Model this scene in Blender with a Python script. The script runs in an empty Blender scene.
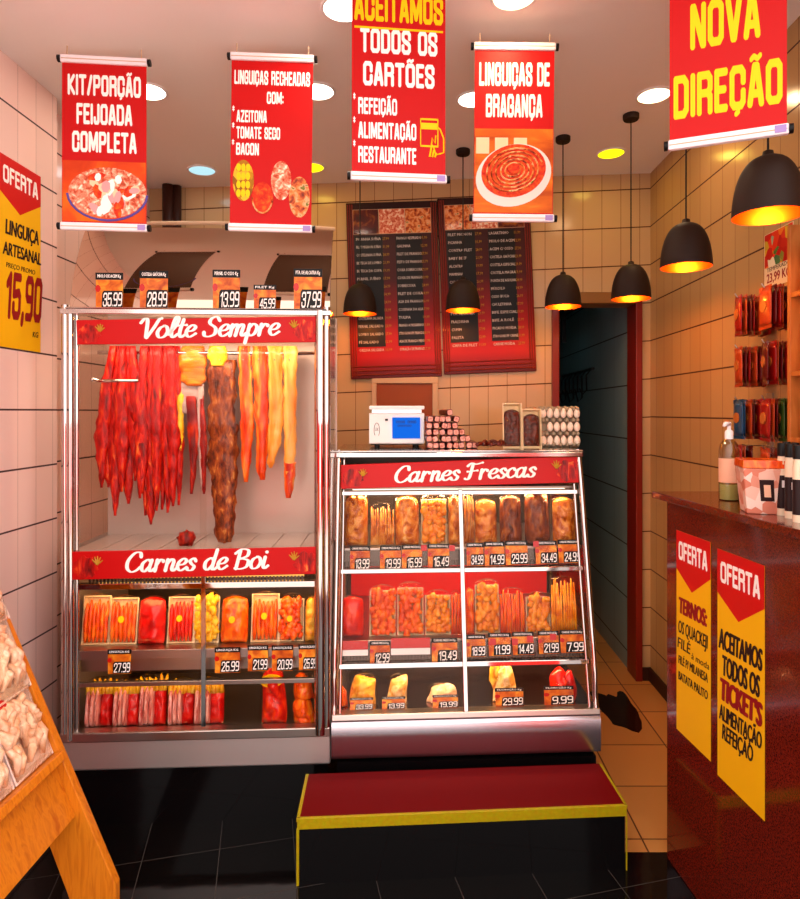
import bpy, bmesh, math, random
from mathutils import Vector, Matrix, noise
R = random.Random(11)
F, CX, CY, H = 645.0, 424.0, 412.0, 1.45
COL = bpy.context.scene.collection
PI = math.pi

def at(px, py, Y):
    return Vector(((px-CX)*Y/F, Y, H-(py-CY)*Y/F))

def lin(h):
    h = h.lstrip('#'); o = []
    for i in (0, 2, 4):
        v = int(h[i:i+2], 16)/255
        o.append(v/12.92 if v <= .04045 else ((v+.055)/1.055)**2.4)
    return (o[0], o[1], o[2], 1)

# ------------------------------------------------------------------ materials
MATS = {}
def newmat(name):
    m = bpy.data.materials.new(name); m.use_nodes = True
    n = m.node_tree.nodes; n.clear()
    out = n.new('ShaderNodeOutputMaterial')
    MATS[name] = m
    return m, m.node_tree, out

def bsdf(nt, out, col=None, rough=.5, metal=0, coat=0, spec=.22):
    b = nt.nodes.new('ShaderNodeBsdfPrincipled')
    if col is not None: b.inputs['Base Color'].default_value = col
    b.inputs['Roughness'].default_value = rough
    b.inputs['Metallic'].default_value = metal
    b.inputs['Coat Weight'].default_value = coat
    b.inputs['Coat Roughness'].default_value = .08
    b.inputs['Specular IOR Level'].default_value = spec
    nt.links.new(b.outputs[0], out.inputs[0])
    return b

def M(name, hexcol, rough=.5, metal=0, coat=0, bump=0, bscale=60, var=0):
    m, nt, out = newmat(name)
    b = bsdf(nt, out, lin(hexcol), rough, metal, coat)
    if bump or var:
        tc = nt.nodes.new('ShaderNodeTexCoord')
        nz = nt.nodes.new('ShaderNodeTexNoise'); nz.inputs['Scale'].default_value = bscale
        nz.inputs['Detail'].default_value = 4
        nt.links.new(tc.outputs['Object'], nz.inputs['Vector'])
        if bump:
            bp = nt.nodes.new('ShaderNodeBump'); bp.inputs['Strength'].default_value = bump
            bp.inputs['Distance'].default_value = .004
            nt.links.new(nz.outputs[0], bp.inputs['Height']); nt.links.new(bp.outputs[0], b.inputs['Normal'])
        if var:
            hs = nt.nodes.new('ShaderNodeMixRGB'); hs.blend_type = 'MULTIPLY'; hs.inputs[0].default_value = var
            hs.inputs[1].default_value = lin(hexcol)
            nt.links.new(nz.outputs['Color'], hs.inputs[2]); nt.links.new(hs.outputs[0], b.inputs['Base Color'])
    return m

def ramp_mat(name, stops, scale=30, stretch=(1, 1, 1), rough=.35, bump=.4, coat=.3, detail=5, dist=.6, kind='noise', rnd=True):
    m, nt, out = newmat(name)
    b = bsdf(nt, out, None, rough, 0, coat)
    N, L = nt.nodes, nt.links
    tc = N.new('ShaderNodeTexCoord'); mp = N.new('ShaderNodeMapping'); mp.inputs['Scale'].default_value = stretch
    L.new(tc.outputs['Object'], mp.inputs['Vector'])
    if rnd:
        oi = N.new('ShaderNodeObjectInfo'); ml = N.new('ShaderNodeMath'); ml.operation = 'MULTIPLY'; ml.inputs[1].default_value = 9
        cb = N.new('ShaderNodeCombineXYZ'); L.new(oi.outputs['Random'], ml.inputs[0])
        for i in range(3): L.new(ml.outputs[0], cb.inputs[i])
        L.new(cb.outputs[0], mp.inputs['Location'])
    if kind == 'voronoi':
        t = N.new('ShaderNodeTexVoronoi'); t.inputs['Scale'].default_value = scale
        sp = N.new('ShaderNodeSeparateColor'); L.new(t.outputs['Color'], sp.inputs[0]); fac = sp.outputs[0]; hgt = t.outputs['Distance']
    else:
        t = N.new('ShaderNodeTexNoise'); t.inputs['Scale'].default_value = scale; t.inputs['Detail'].default_value = detail
        t.inputs['Distortion'].default_value = dist; fac = t.outputs[0]; hgt = fac
    L.new(mp.outputs[0], t.inputs['Vector'])
    r = N.new('ShaderNodeValToRGB'); L.new(fac, r.inputs[0])
    e = r.color_ramp.elements
    for i, (p, c) in enumerate(stops):
        if i < 2: e[i].position = p; el = e[i]
        else: el = e.new(p)
        el.color = lin(c)
    L.new(r.outputs[0], b.inputs['Base Color'])
    if bump:
        bp = N.new('ShaderNodeBump'); bp.inputs['Strength'].default_value = bump; bp.inputs['Distance'].default_value = .006
        L.new(hgt, bp.inputs['Height']); L.new(bp.outputs[0], b.inputs['Normal'])
    return m

def emit(name, hexcol, s):
    m, nt, out = newmat(name)
    e = nt.nodes.new('ShaderNodeEmission'); e.inputs[0].default_value = lin(hexcol); e.inputs[1].default_value = s
    nt.links.new(e.outputs[0], out.inputs[0]); return m

def glassy(name, tint, base, power, rough=0.0, bump=0, bscale=40):
    """thin clear sheet: see-through with a facing-dependent gloss"""
    m, nt, out = newmat(name); N, L = nt.nodes, nt.links
    tr = N.new('ShaderNodeBsdfTransparent'); tr.inputs[0].default_value = lin(tint)
    gl = N.new('ShaderNodeBsdfGlossy'); gl.inputs['Roughness'].default_value = rough
    lw = N.new('ShaderNodeLayerWeight'); lw.inputs['Blend'].default_value = .5
    pw = N.new('ShaderNodeMath'); pw.operation = 'POWER'; pw.inputs[1].default_value = power
    ma = N.new('ShaderNodeMath'); ma.operation = 'MULTIPLY_ADD'; ma.inputs[1].default_value = 1-base; ma.inputs[2].default_value = base
    ma.use_clamp = True
    mx = N.new('ShaderNodeMixShader')
    if bump:
        tc = N.new('ShaderNodeTexCoord'); nz = N.new('ShaderNodeTexNoise'); nz.inputs['Scale'].default_value = bscale
        bp = N.new('ShaderNodeBump'); bp.inputs['Strength'].default_value = bump; bp.inputs['Distance'].default_value = .01
        L.new(tc.outputs['Object'], nz.inputs['Vector']); L.new(nz.outputs[0], bp.inputs['Height'])
        L.new(bp.outputs[0], gl.inputs['Normal']); L.new(bp.outputs[0], lw.inputs['Normal'])
    L.new(lw.outputs['Facing'], pw.inputs[0]); L.new(pw.outputs[0], ma.inputs[0]); L.new(ma.outputs[0], mx.inputs[0])
    L.new(tr.outputs[0], mx.inputs[1]); L.new(gl.outputs[0], mx.inputs[2]); L.new(mx.outputs[0], out.inputs[0])
    return m

def tile_mat(name, ax, tile, grout, w, h, u0, v0, tu=.0022, tv=.004, rough=.16, shear=0, rot=0, vax='Z', var=.08, thin=None):
    m, nt, out = newmat(name); N, L = nt.nodes, nt.links
    b = bsdf(nt, out, None, rough)
    g = N.new('ShaderNodeNewGeometry'); mp = N.new('ShaderNodeMapping'); mp.inputs['Rotation'].default_value = (0, 0, rot)
    L.new(g.outputs['Position'], mp.inputs['Vector'])
    s = N.new('ShaderNodeSeparateXYZ'); L.new(mp.outputs[0], s.inputs[0])
    def math_(op, a, bb, c=None):
        n = N.new('ShaderNodeMath'); n.operation = op
        for i, v in enumerate((a, bb, c)):
            if v is None: continue
            if isinstance(v, (int, float)): n.inputs[i].default_value = v
            else: L.new(v, n.inputs[i])
        return n.outputs[0]
    u = math_('SUBTRACT', s.outputs[ax], u0)
    v = math_('SUBTRACT', s.outputs[vax], v0)
    if shear: v = math_('MULTIPLY_ADD', s.outputs[ax], -shear, v)
    mu = math_('LESS_THAN', math_('PINGPONG', u, w/2), tu)
    mv = math_('LESS_THAN', math_('PINGPONG', v, h/2), tv)
    iu = math_('FLOOR', math_('DIVIDE', u, w), 0); iv = math_('FLOOR', math_('DIVIDE', v, h), 0)
    cb = N.new('ShaderNodeCombineXYZ'); L.new(iu, cb.inputs[0]); L.new(iv, cb.inputs[1])
    wn = N.new('ShaderNodeTexWhiteNoise'); L.new(cb.outputs[0], wn.inputs['Vector'])
    br = math_('MULTIPLY_ADD', wn.outputs['Value'], var, 1-var/2)
    tcol = N.new('ShaderNodeMixRGB'); tcol.blend_type = 'MULTIPLY'; tcol.inputs[0].default_value = 1
    tcol.inputs[1].default_value = lin(tile); L.new(br, tcol.inputs[2])
    m1 = N.new('ShaderNodeMixRGB'); L.new(mu, m1.inputs[0]); L.new(tcol.outputs[0], m1.inputs[1]); m1.inputs[2].default_value = lin(thin or grout)
    m2 = N.new('ShaderNodeMixRGB'); L.new(mv, m2.inputs[0]); L.new(m1.outputs[0], m2.inputs[1]); m2.inputs[2].default_value = lin(grout)
    L.new(m2.outputs[0], b.inputs['Base Color'])
    mm = math_('MAXIMUM', mu, mv)
    L.new(math_('MULTIPLY_ADD', mm, .6, rough), b.inputs['Roughness'])
    # slight waviness of glazed tiles
    nz = N.new('ShaderNodeTexNoise'); nz.inputs['Scale'].default_value = 7; L.new(g.outputs['Position'], nz.inputs['Vector'])
    hh = math_('MULTIPLY_ADD', mm, -.35, nz.outputs[0])
    bp = N.new('ShaderNodeBump'); bp.inputs['Strength'].default_value = .25; bp.inputs['Distance'].default_value = .004
    L.new(hh, bp.inputs['Height']); L.new(bp.outputs[0], b.inputs['Normal'])
    return m

# ------------------------------------------------------------------ mesh building
class MB:
    def __init__(s): s.V = []; s.F = []; s.I = []; s.X = None
    def add(s, vs, fs, m=0):
        o = len(s.V)
        for v in vs:
            v = Vector(v)
            s.V.append(s.X @ v if s.X is not None else v)
        for f in fs: s.F.append([i+o for i in f]); s.I.append(m)
        return s
    def box(s, a, b, m=0, X=None):
        x0, y0, z0 = a; x1, y1, z1 = b
        vs = [Vector(p) for p in ((x0,y0,z0),(x1,y0,z0),(x1,y1,z0),(x0,y1,z0),(x0,y0,z1),(x1,y0,z1),(x1,y1,z1),(x0,y1,z1))]
        if X is not None: vs = [X @ v for v in vs]
        return s.add(vs, [(0,3,2,1),(4,5,6,7),(0,1,5,4),(1,2,6,5),(2,3,7,6),(3,0,4,7)], m)
    def hexa(s, q0, q1, m=0):
        """q0: 4 corners of the front, q1: 4 corners of the back (same order, counter-clockwise seen from the front)"""
        return s.add(list(q0)+list(q1), [(0,1,2,3),(7,6,5,4),(1,0,4,5),(2,1,5,6),(3,2,6,7),(0,3,7,4)], m)
    def ring(s, rings, m=0, caps=True, closed=True):
        n = len(rings[0]); vs = [p for r in rings for p in r]; fs = []
        for j in range(len(rings)-1):
            for i in range(n if closed else n-1):
                k = (i+1) % n
                fs.append((j*n+i, j*n+k, (j+1)*n+k, (j+1)*n+i))
        if caps:
            fs.append(tuple(range(n))[::-1]); fs.append(tuple((len(rings)-1)*n+i for i in range(n)))
        return s.add(vs, fs, m)
    def tube(s, pts, r, seg=8, m=0, caps=True):
        pts = [Vector(p) for p in pts]; rings = []
        if not isinstance(r, (list, tuple)): r = [r]*len(pts)
        prev = None
        for i, p in enumerate(pts):
            d = (pts[min(i+1, len(pts)-1)]-pts[max(i-1, 0)]).normalized()
            if prev is None:
                a = Vector((0, 0, 1)) if abs(d.z) < .9 else Vector((1, 0, 0))
                u = d.cross(a).normalized()
            else:
                u = (prev - d*prev.dot(d)).normalized()
            prev = u; w = d.cross(u)
            rings.append([p+(u*math.cos(t)+w*math.sin(t))*r[i] for t in (2*PI*k/seg for k in range(seg))])
        return s.ring(rings, m, caps)
    def lathe(s, prof, seg=24, o=(0, 0, 0), m=0, caps=False):
        o = Vector(o)
        return s.ring([[o+Vector((r*math.cos(2*PI*k/seg), r*math.sin(2*PI*k/seg), z)) for k in range(seg)] for r, z in prof], m, caps)
    def prism(s, poly, y0, y1, m=0):
        """polygon in the XZ plane (counter-clockwise seen from -Y), extruded along Y"""
        n = len(poly)
        vs = [(x, y0, z) for x, z in poly]+[(x, y1, z) for x, z in poly]
        fs = [tuple(range(n)), tuple(range(2*n-1, n-1, -1))]+[(i, i+n, (i+1) % n+n, (i+1) % n) for i in range(n)]
        return s.add(vs, fs, m)
    def prismx(s, poly, x0, x1, m=0):
        """polygon in the YZ plane extruded along X"""
        n = len(poly)
        vs = [(x0, y, z) for y, z in poly]+[(x1, y, z) for y, z in poly]
        fs = [tuple(range(n))[::-1], tuple(range(n, 2*n))]+[(i, (i+1) % n, (i+1) % n+n, i+n) for i in range(n)]
        return s.add(vs, fs, m)
    def ball(s, c, rx, ry, rz, m=0, seg=12, rg=8, nz=0, ns=20, seed=0):
        c = Vector(c); rings = []
        for j in range(rg+1):
            t = PI*j/rg; st = max(math.sin(t), .02); rr = []
            for k in range(seg):
                d = Vector((st*math.cos(2*PI*k/seg), st*math.sin(2*PI*k/seg), -math.cos(t)))
                f = 1+(nz*noise.noise(d*1.7*ns/20+Vector((seed*3.1, seed, 0))) if nz else 0)
                rr.append(c+Vector((d.x*rx*f, d.y*ry*f, d.z*rz*f)))
            rings.append(rr)
        return s.ring(rings, m, True)
    def build(s, name, mats, parent=None, smooth=False, bevel=0, loc=None, sub=0):
        me = bpy.data.meshes.new(name)
        me.from_pydata([tuple(v) for v in s.V], [], s.F)
        if not isinstance(mats, (list, tuple)): mats = [mats]
        for m in mats: me.materials.append(MATS[m] if isinstance(m, str) else m)
        for p, i in zip(me.polygons, s.I): p.material_index = i
        if smooth:
            for p in me.polygons: p.use_smooth = True
        me.update()
        bm = bmesh.new(); bm.from_mesh(me); bmesh.ops.recalc_face_normals(bm, faces=bm.faces); bm.to_mesh(me); bm.free()
        o = bpy.data.objects.new(name, me); COL.objects.link(o)
        if parent: o.parent = parent
        if loc is not None: o.location = loc
        if bevel:
            b = o.modifiers.new('bevel', 'BEVEL'); b.width = bevel; b.segments = 2; b.limit_method = 'ANGLE'
        if sub:
            q = o.modifiers.new('sub', 'SUBSURF'); q.levels = sub; q.render_levels = sub
        if smooth == 'auto':
            for p in me.polygons: p.use_smooth = True
            try: me.set_sharp_from_angle(angle=math.radians(40))
            except Exception: pass
        return o

def tag(o, label, cat, group=None):
    o['label'] = label; o['category'] = cat
    if group: o['group'] = group
    return o
def thing(name, label, cat, loc=(0, 0, 0), rot=0, group=None):
    o = bpy.data.objects.new(name, None); COL.objects.link(o)
    o.empty_display_size = .05
    o.location = loc
    o.rotation_euler = rot if isinstance(rot, (tuple, list)) else (0, 0, rot)
    return tag(o, label, cat, group)
def struct(name, mb, mats, **k):
    o = mb.build(name, mats, **k); o['kind'] = 'structure'; return o
def dup(root, loc, rot, label, group=None):
    r = root.copy(); COL.objects.link(r); r.location = loc
    r.rotation_euler = rot if isinstance(rot, (tuple, list)) else (0, 0, rot)
    r['label'] = label
    if group: r['group'] = group
    for ch in list(root.children):
        c = ch.copy(); COL.objects.link(c); c.parent = r
        for g in ch.children:
            d = g.copy(); COL.objects.link(d); d.parent = c
    return r

ORD = ['first', 'second', 'third', 'fourth', 'fifth', 'sixth', 'seventh', 'eighth', 'ninth', 'tenth', 'eleventh', 'twelfth', 'thirteenth', 'fourteenth', 'fifteenth', 'sixteenth']

# ------------------------------------------------------------------ lettering
_cap = {}
def text_mesh(s, bold=0.0, shear=0.0, spacing=1.0, line=1.0, align='CENTER', res=3):
    cu = bpy.data.curves.new('t', 'FONT'); cu.body = s; cu.size = 1; cu.offset = bold; cu.shear = shear
    cu.space_character = spacing; cu.space_line = line; cu.align_x = align; cu.resolution_u = res
    ob = bpy.data.objects.new('t', cu); COL.objects.link(ob)
    dg = bpy.context.evaluated_depsgraph_get(); dg.update()
    me = bpy.data.meshes.new_from_object(ob.evaluated_get(dg))
    bpy.data.objects.remove(ob); bpy.data.curves.remove(cu)
    return me
def txt(name, s, mat, parent, x, z, cap, width=None, y=-.0012, bold=.02, shear=0, align='CENTER', spacing=1, line=1, tilt=0, slope=0, res=3):
    """flat lettering in the parent's XZ plane facing -Y; (x, z) = middle (or left) of the baseline; width = total width"""
    me = text_mesh(s, 0, shear, spacing, line, align, res)
    if 'c' not in _cap:
        t = text_mesh('H'); _cap['c'] = max(v.co.y for v in t.vertices)-min(v.co.y for v in t.vertices)
    sy = cap/_cap['c']
    xs = [v.co.x for v in me.vertices]; x0, x1 = min(xs), max(xs)
    sx = width/(x1-x0) if width else sy
    ct, st = math.cos(tilt), math.sin(tilt)
    for v in me.vertices:
        a = (v.co.x-(x0+x1)/2 if align == 'CENTER' else v.co.x-x0)*sx; b = v.co.y*sy + a*slope
        v.co = (x+a*ct-b*st, y, z+a*st+b*ct)
    me.name = name
    me.materials.clear(); me.materials.append(MATS[mat])
    bm = bmesh.new(); bm.from_mesh(me)
    if bold > .004:      # heavy weight: the glyphs thickened sideways more than upwards
        src = [(v.co.copy()) for v in bm.verts]; fcs = [[v.index for v in f.verts] for f in bm.faces]
        bx, bz = bold*cap*1.2, bold*cap*.5
        for q in range(8):
            dx, dz = bx*math.cos(q*PI/4), bz*math.sin(q*PI/4)
            nv = [bm.verts.new((c.x+dx, c.y-.00003*(q+1), c.z+dz)) for c in src]
            for f in fcs:
                try: bm.faces.new([nv[i] for i in f])
                except ValueError: pass
    # faces turned to -Y, given a hair of thickness
    for f in bm.faces:
        f.normal_update()
        if f.normal.y > 0: f.normal_flip()
    ret = bmesh.ops.extrude_face_region(bm, geom=list(bm.faces))
    for v in [g for g in ret['geom'] if isinstance(g, bmesh.types.BMVert)]: v.co.y -= .0004
    bm.to_mesh(me); bm.free()
    o = bpy.data.objects.new(name, me); COL.objects.link(o); o.parent = parent
    return o

GL = {
 'o': ([[(.5,1.0),(.2,.85),(.06,.42),(.25,.02),(.58,.08),(.76,.5),(.62,.93),(.42,1.0)]], .86),
 'l': ([[(.0,.25),(.4,1.0),(.5,1.6),(.33,1.78),(.2,1.35),(.18,.4),(.34,.0),(.62,.25)]], .56),
 't': ([[(.3,1.55),(.2,.42),(.36,.0),(.64,.25)],[(-.02,1.02),(.58,1.04)]], .6),
 'e': ([[(.1,.48),(.48,.55),(.64,.84),(.42,1.03),(.13,.75),(.08,.3),(.35,.0),(.74,.28)]], .74),
 'm': ([[(.14,1.0),(.12,.0)],[(.12,.55),(.36,1.0),(.54,.84),(.5,.0)],[(.5,.55),(.76,1.0),(.94,.84),(.9,.22),(1.02,.0),(1.22,.22)]], 1.2),
 'n': ([[(.14,1.0),(.12,.0)],[(.12,.55),(.4,1.0),(.6,.82),(.56,.22),(.69,.0),(.9,.22)]], .88),
 'r': ([[(.14,1.0),(.12,.0)],[(.12,.5),(.36,.98),(.6,.9)],[(.58,.92),(.6,.8)]], .76),
 'p': ([[(.17,1.0),(.1,-.65)],[(.15,.65),(.42,1.02),(.72,.75),(.64,.2),(.38,.0),(.16,.2)]], .86),
 'a': ([[(.66,.82),(.42,1.02),(.1,.7),(.1,.2),(.34,.0),(.62,.4)],[(.72,1.0),(.64,.25),(.78,.0),(1.0,.22)]], .97),
 's': ([[(.6,.78),(.42,1.03),(.18,.82),(.32,.55),(.54,.32),(.42,.02),(.14,.02),(.03,.24)]], .7),
 'd': ([[(.64,.82),(.42,1.02),(.1,.7),(.1,.2),(.34,.0),(.62,.4)],[(.76,1.75),(.64,.25),(.78,.0),(1.0,.22)]], .97),
 'i': ([[(.17,1.0),(.14,.25),(.28,.0),(.5,.22)],[(.22,1.38),(.22,1.44)]], .5),
 'c': ([[(.62,.78),(.44,1.02),(.12,.75),(.08,.3),(.35,.0),(.72,.26)]], .72),
 'V': ([[(-.15,1.3),(.05,1.66),(.28,1.5),(.4,.2),(.46,.0)],[(.46,.0),(.85,.9),(1.08,1.55),(1.25,1.66)]], 1.1),
 'S': ([[(.98,1.35),(.72,1.7),(.36,1.55),(.32,1.15),(.78,.72),(.8,.22),(.45,.0),(.12,.08),(.02,.4)]], 1.06),
 'C': ([[(.98,1.25),(.86,1.64),(.46,1.6),(.1,1.0),(.12,.35),(.45,.0),(.8,.1),(1.04,.38)]], 1.1),
 'B': ([[(.22,1.62),(.15,.0)],[(-.1,1.35),(.28,1.7),(.8,1.6),(.8,1.12),(.36,.9)],[(.36,.9),(.92,.72),(.9,.2),(.5,.0),(.08,.06)]], 1.12),
 'F': ([[(.34,1.6),(.26,.3),(.1,.0),(-.08,.08)],[(-.06,1.4),(.2,1.7),(.6,1.58),(1.08,1.72)],[(.02,.82),(.78,.9)]], 1.0),
 ' ': ([], .55)}
def catmull(P, n=7):
    out = []
    for i in range(len(P)-1):
        p0 = P[max(i-1, 0)]; p1 = P[i]; p2 = P[i+1]; p3 = P[min(i+2, len(P)-1)]
        for k in range(n):
            t = k/n
            out.append(tuple(.5*((2*p1[a])+(-p0[a]+p2[a])*t+(2*p0[a]-5*p1[a]+4*p2[a]-p3[a])*t*t+(-p0[a]+3*p1[a]-3*p2[a]+p3[a])*t**3) for a in (0, 1)))
    out.append(P[-1]); return out
def brush(name, s, mat, parent, p0, p1, xh, y=-.0015, thick=.27, thin=.12):
    """brush-script lettering between two (x, z) baseline points"""
    strokes = []; adv = 0
    for ch in s:
        g, w = GL[ch]
        for st in g: strokes.append([(x+adv+.18*z, z) for x, z in catmull(st)])
        adv += w
    X0 = min(p[0] for st in strokes for p in st); X1 = max(p[0] for st in strokes for p in st)
    dx, dz = p1[0]-p0[0], p1[1]-p0[1]
    mb = MB(); yy = y
    for st in strokes:
        L_, R_ = [], []
        for i, p in enumerate(st):
            a = st[max(i-1, 0)]; b = st[min(i+1, len(st)-1)]
            tx, tz = b[0]-a[0], b[1]-a[1]; l = math.hypot(tx, tz) or 1; tx /= l; tz /= l
            w = (thin+(thick-thin)*abs(tz)**1.5)/2
            L_.append((p[0]-tz*w, p[1]+tx*w)); R_.append((p[0]+tz*w, p[1]-tx*w))
        def mp(q, off=0):
            u = (q[0]-X0)/(X1-X0)
            return (p0[0]+dx*u, yy+off, p0[1]+dz*u+q[1]*xh)
        n = len(st)
        for off in (0,):
            vs = [mp(q) for q in L_]+[mp(q) for q in R_]
            mb.add(vs, [(i, i+n, i+1+n, i+1) for i in range(n-1)])
        for e in (0, n-1):
            r = thick*.42; sc = (X1-X0)/dx*xh
            mb.add([mp((st[e][0]+r*math.cos(2*PI*k/10)*1.0, st[e][1]+r*math.sin(2*PI*k/10)), -.0001) for k in range(10)], [tuple(range(10))])
        yy -= .00005
    o = mb.build(name, mat, parent)
    s_ = o.modifiers.new('thickness', 'SOLIDIFY'); s_.thickness = .0004
    return o
# heavy condensed poster capitals, drawn as pen strokes
BG = {
 'A': ([[(0,0),(.40,1)],[(.6,1),(1,0)],[(.22,.26),(.78,.26)]], 1), 'B': ([[(0,0),(0,1),(.8,1),(1,.88),(1,.64),(.8,.53),(0,.53)],[(.8,.53),(1,.42),(1,.12),(.8,0),(0,0)]], 1),
 'C': ([[(1,.66),(1,.88),(.8,1),(.2,1),(0,.88),(0,.12),(.2,0),(.8,0),(1,.12),(1,.36)]], 1), 'D': ([[(0,0),(0,1),(.75,1),(1,.86),(1,.14),(.75,0),(0,0)]], 1),
 'E': ([[(.78,1),(0,1),(0,0),(.78,0)],[(0,.52),(.66,.52)]], .78), 'F': ([[(.78,1),(0,1),(0,0)],[(0,.52),(.66,.52)]], .76),
 'G': ([[(1,.68),(1,.88),(.8,1),(.2,1),(0,.88),(0,.12),(.2,0),(.8,0),(1,.12),(1,.46),(.62,.46)]], 1), 'H': ([[(0,0),(0,1)],[(1,0),(1,1)],[(0,.5),(1,.5)]], 1),
 'I': ([[(0,0),(0,1)]], 0), 'J': ([[(.7,1),(.7,.12),(.55,0),(.12,0),(0,.1),(0,.26)]], .7), 'K': ([[(0,0),(0,1)],[(.95,1),(.15,.5),(1,0)]], 1),
 'L': ([[(0,1),(0,0),(.75,0)]], .72), 'M': ([[(0,0),(0,1)],[(.1,1),(.7,.1),(1.3,1)],[(1.4,1),(1.4,0)]], 1.4), 'N': ([[(0,0),(0,1)],[(.1,1),(.92,0)],[(1,0),(1,1)]], 1),
 'O': ([[(.2,1),(0,.88),(0,.12),(.2,0),(.8,0),(1,.12),(1,.88),(.8,1),(.2,1)]], 1), 'P': ([[(0,0),(0,1),(.8,1),(1,.88),(1,.58),(.8,.45),(0,.45)]], 1),
 'Q': ([[(.2,1),(0,.88),(0,.12),(.2,0),(.8,0),(1,.12),(1,.88),(.8,1),(.2,1)],[(.6,.2),(1,-.1)]], 1), 'R': ([[(0,0),(0,1),(.8,1),(1,.88),(1,.62),(.8,.5),(0,.5)],[(.8,.5),(1,.38),(1,0)]], 1),
 'S': ([[(1,.7),(1,.88),(.8,1),(.2,1),(0,.88),(0,.68),(.2,.56),(.8,.44),(1,.32),(1,.12),(.8,0),(.2,0),(0,.12),(0,.3)]], 1), 'T': ([[(0,1),(1,1)],[(.5,1),(.5,0)]], 1),
 'U': ([[(0,1),(0,.12),(.2,0),(.8,0),(1,.12),(1,1)]], 1), 'V': ([[(0,1),(.45,0)],[(.55,0),(1,1)]], 1), 'X': ([[(0,0),(1,1)],[(0,1),(1,0)]], 1), 'Z': ([[(0,1),(1,1),(0,0),(1,0)]], 1),
 '/': ([[(0,0),(.6,1)]], .6), ':': ([[(0,.1),(0,.11)],[(0,.6),(0,.61)]], 0), '.': ([[(0,0),(0,.02)]], 0), ',': ([[(.05,.02),(-.05,-.16)]], 0), ' ': ([], .35), "'": ([[(0,1),(0,.85)]], 0),
 '0': ([[(.2,1),(0,.88),(0,.12),(.2,0),(.8,0),(1,.12),(1,.88),(.8,1),(.2,1)]], 1), '1': ([[(0,.78),(.45,1),(.45,0)]], .5), '2': ([[(0,.7),(0,.88),(.2,1),(.8,1),(1,.88),(1,.64),(0,.08),(0,0),(1,0)]], 1),
 '3': ([[(0,.74),(0,.88),(.2,1),(.8,1),(1,.88),(1,.64),(.8,.53),(.4,.53)],[(.8,.53),(1,.42),(1,.12),(.8,0),(.2,0),(0,.12),(0,.28)]], 1), '4': ([[(.75,0),(.75,1),(0,.28),(1.05,.28)]], 1),
 '5': ([[(.95,1),(0,1),(0,.54),(.8,.6),(1,.48),(1,.12),(.8,0),(.2,0),(0,.12),(0,.26)]], 1), '6': ([[(.88,1),(.2,1),(0,.88),(0,.12),(.2,0),(.8,0),(1,.12),(1,.4),(.8,.52),(0,.52)]], 1),
 '7': ([[(0,1),(1,1),(.35,0)]], 1), '8': ([[(.2,1),(0,.88),(0,.64),(.2,.53),(.8,.53),(1,.64),(1,.88),(.8,1),(.2,1)],[(.2,.53),(0,.42),(0,.12),(.2,0),(.8,0),(1,.12),(1,.42),(.8,.53)]], 1),
 '9': ([[(.12,0),(.8,0),(1,.12),(1,.88),(.8,1),(.2,1),(0,.88),(0,.6),(.2,.48),(1,.48)]], 1)}
ACC = {'Ç': ('C', [[(.5,0),(.58,-.16),(.36,-.22)]]), 'Ã': ('A', [[(.1,1.2),(.35,1.28),(.65,1.2),(.9,1.28)]]), 'Õ': ('O', [[(.1,1.2),(.35,1.28),(.65,1.2),(.9,1.28)]]), 'É': ('E', [[(.3,1.18),(.6,1.3)]]), 'Á': ('A', [[(.4,1.18),(.7,1.3)]])}
def hull(P):
    P = sorted(set(P)); 
    def half(Q):
        o = []
        for p in Q:
            while len(o) > 1 and (o[-1][0]-o[-2][0])*(p[1]-o[-2][1])-(o[-1][1]-o[-2][1])*(p[0]-o[-2][0]) <= 1e-12: o.pop()
            o.append(p)
        return o[:-1]
    return half(P)+half(P[::-1])
def block(name, s, mat, parent, x, z, cap, width, y=-.0002, align='CENTER', pen=.22, slant=0, slope=0, penz=.085):
    st = []; adv = 0; thin = .5
    for ch in s:
        g, w = BG[ACC[ch][0]] if ch in ACC else BG[ch]
        for q in g: st.append(([(px+adv, pz) for px, pz in q], 1))
        if ch in ACC:
            for q in ACC[ch][1]: st.append(([(px+adv, pz) for px, pz in q], .62))
        adv += w+2*pen+.16
    tot = adv-.16
    sx = width/tot; x0 = x-width/2 if align == 'CENTER' else x
    mb = MB(); off = 0
    for q, f in st:
        for i in range(len(q)-1):
            pts = []
            for (px, pz) in (q[i], q[i+1]):
                for k in range(8):
                    a = PI/8+k*PI/4; c_, s_ = max(-1, min(1, 1.25*math.cos(a))), max(-1, min(1, 1.25*math.sin(a)))
                    xx = px+pen+pen*f*c_; zz = penz+pz*(1-2*penz)+penz*f*s_*1.1
                    X_p = (xx*sx+slant*zz*cap); pts.append((round(x0+X_p, 6), round(z+zz*cap+slope*X_p, 6)))
            h = hull(pts)
            mb.prism(h, y-.0003-off, y); off = (off+.000012) % .0004
    o = mb.build(name, mat, parent); return o
PENDANT_W, CAB_W, CAB2_W, ROOM_W, SKY, EXPO, DOWN, SUN = 3.0, 2.5, 5, 1.0, 2.3, 0.08, .2, 10
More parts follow.
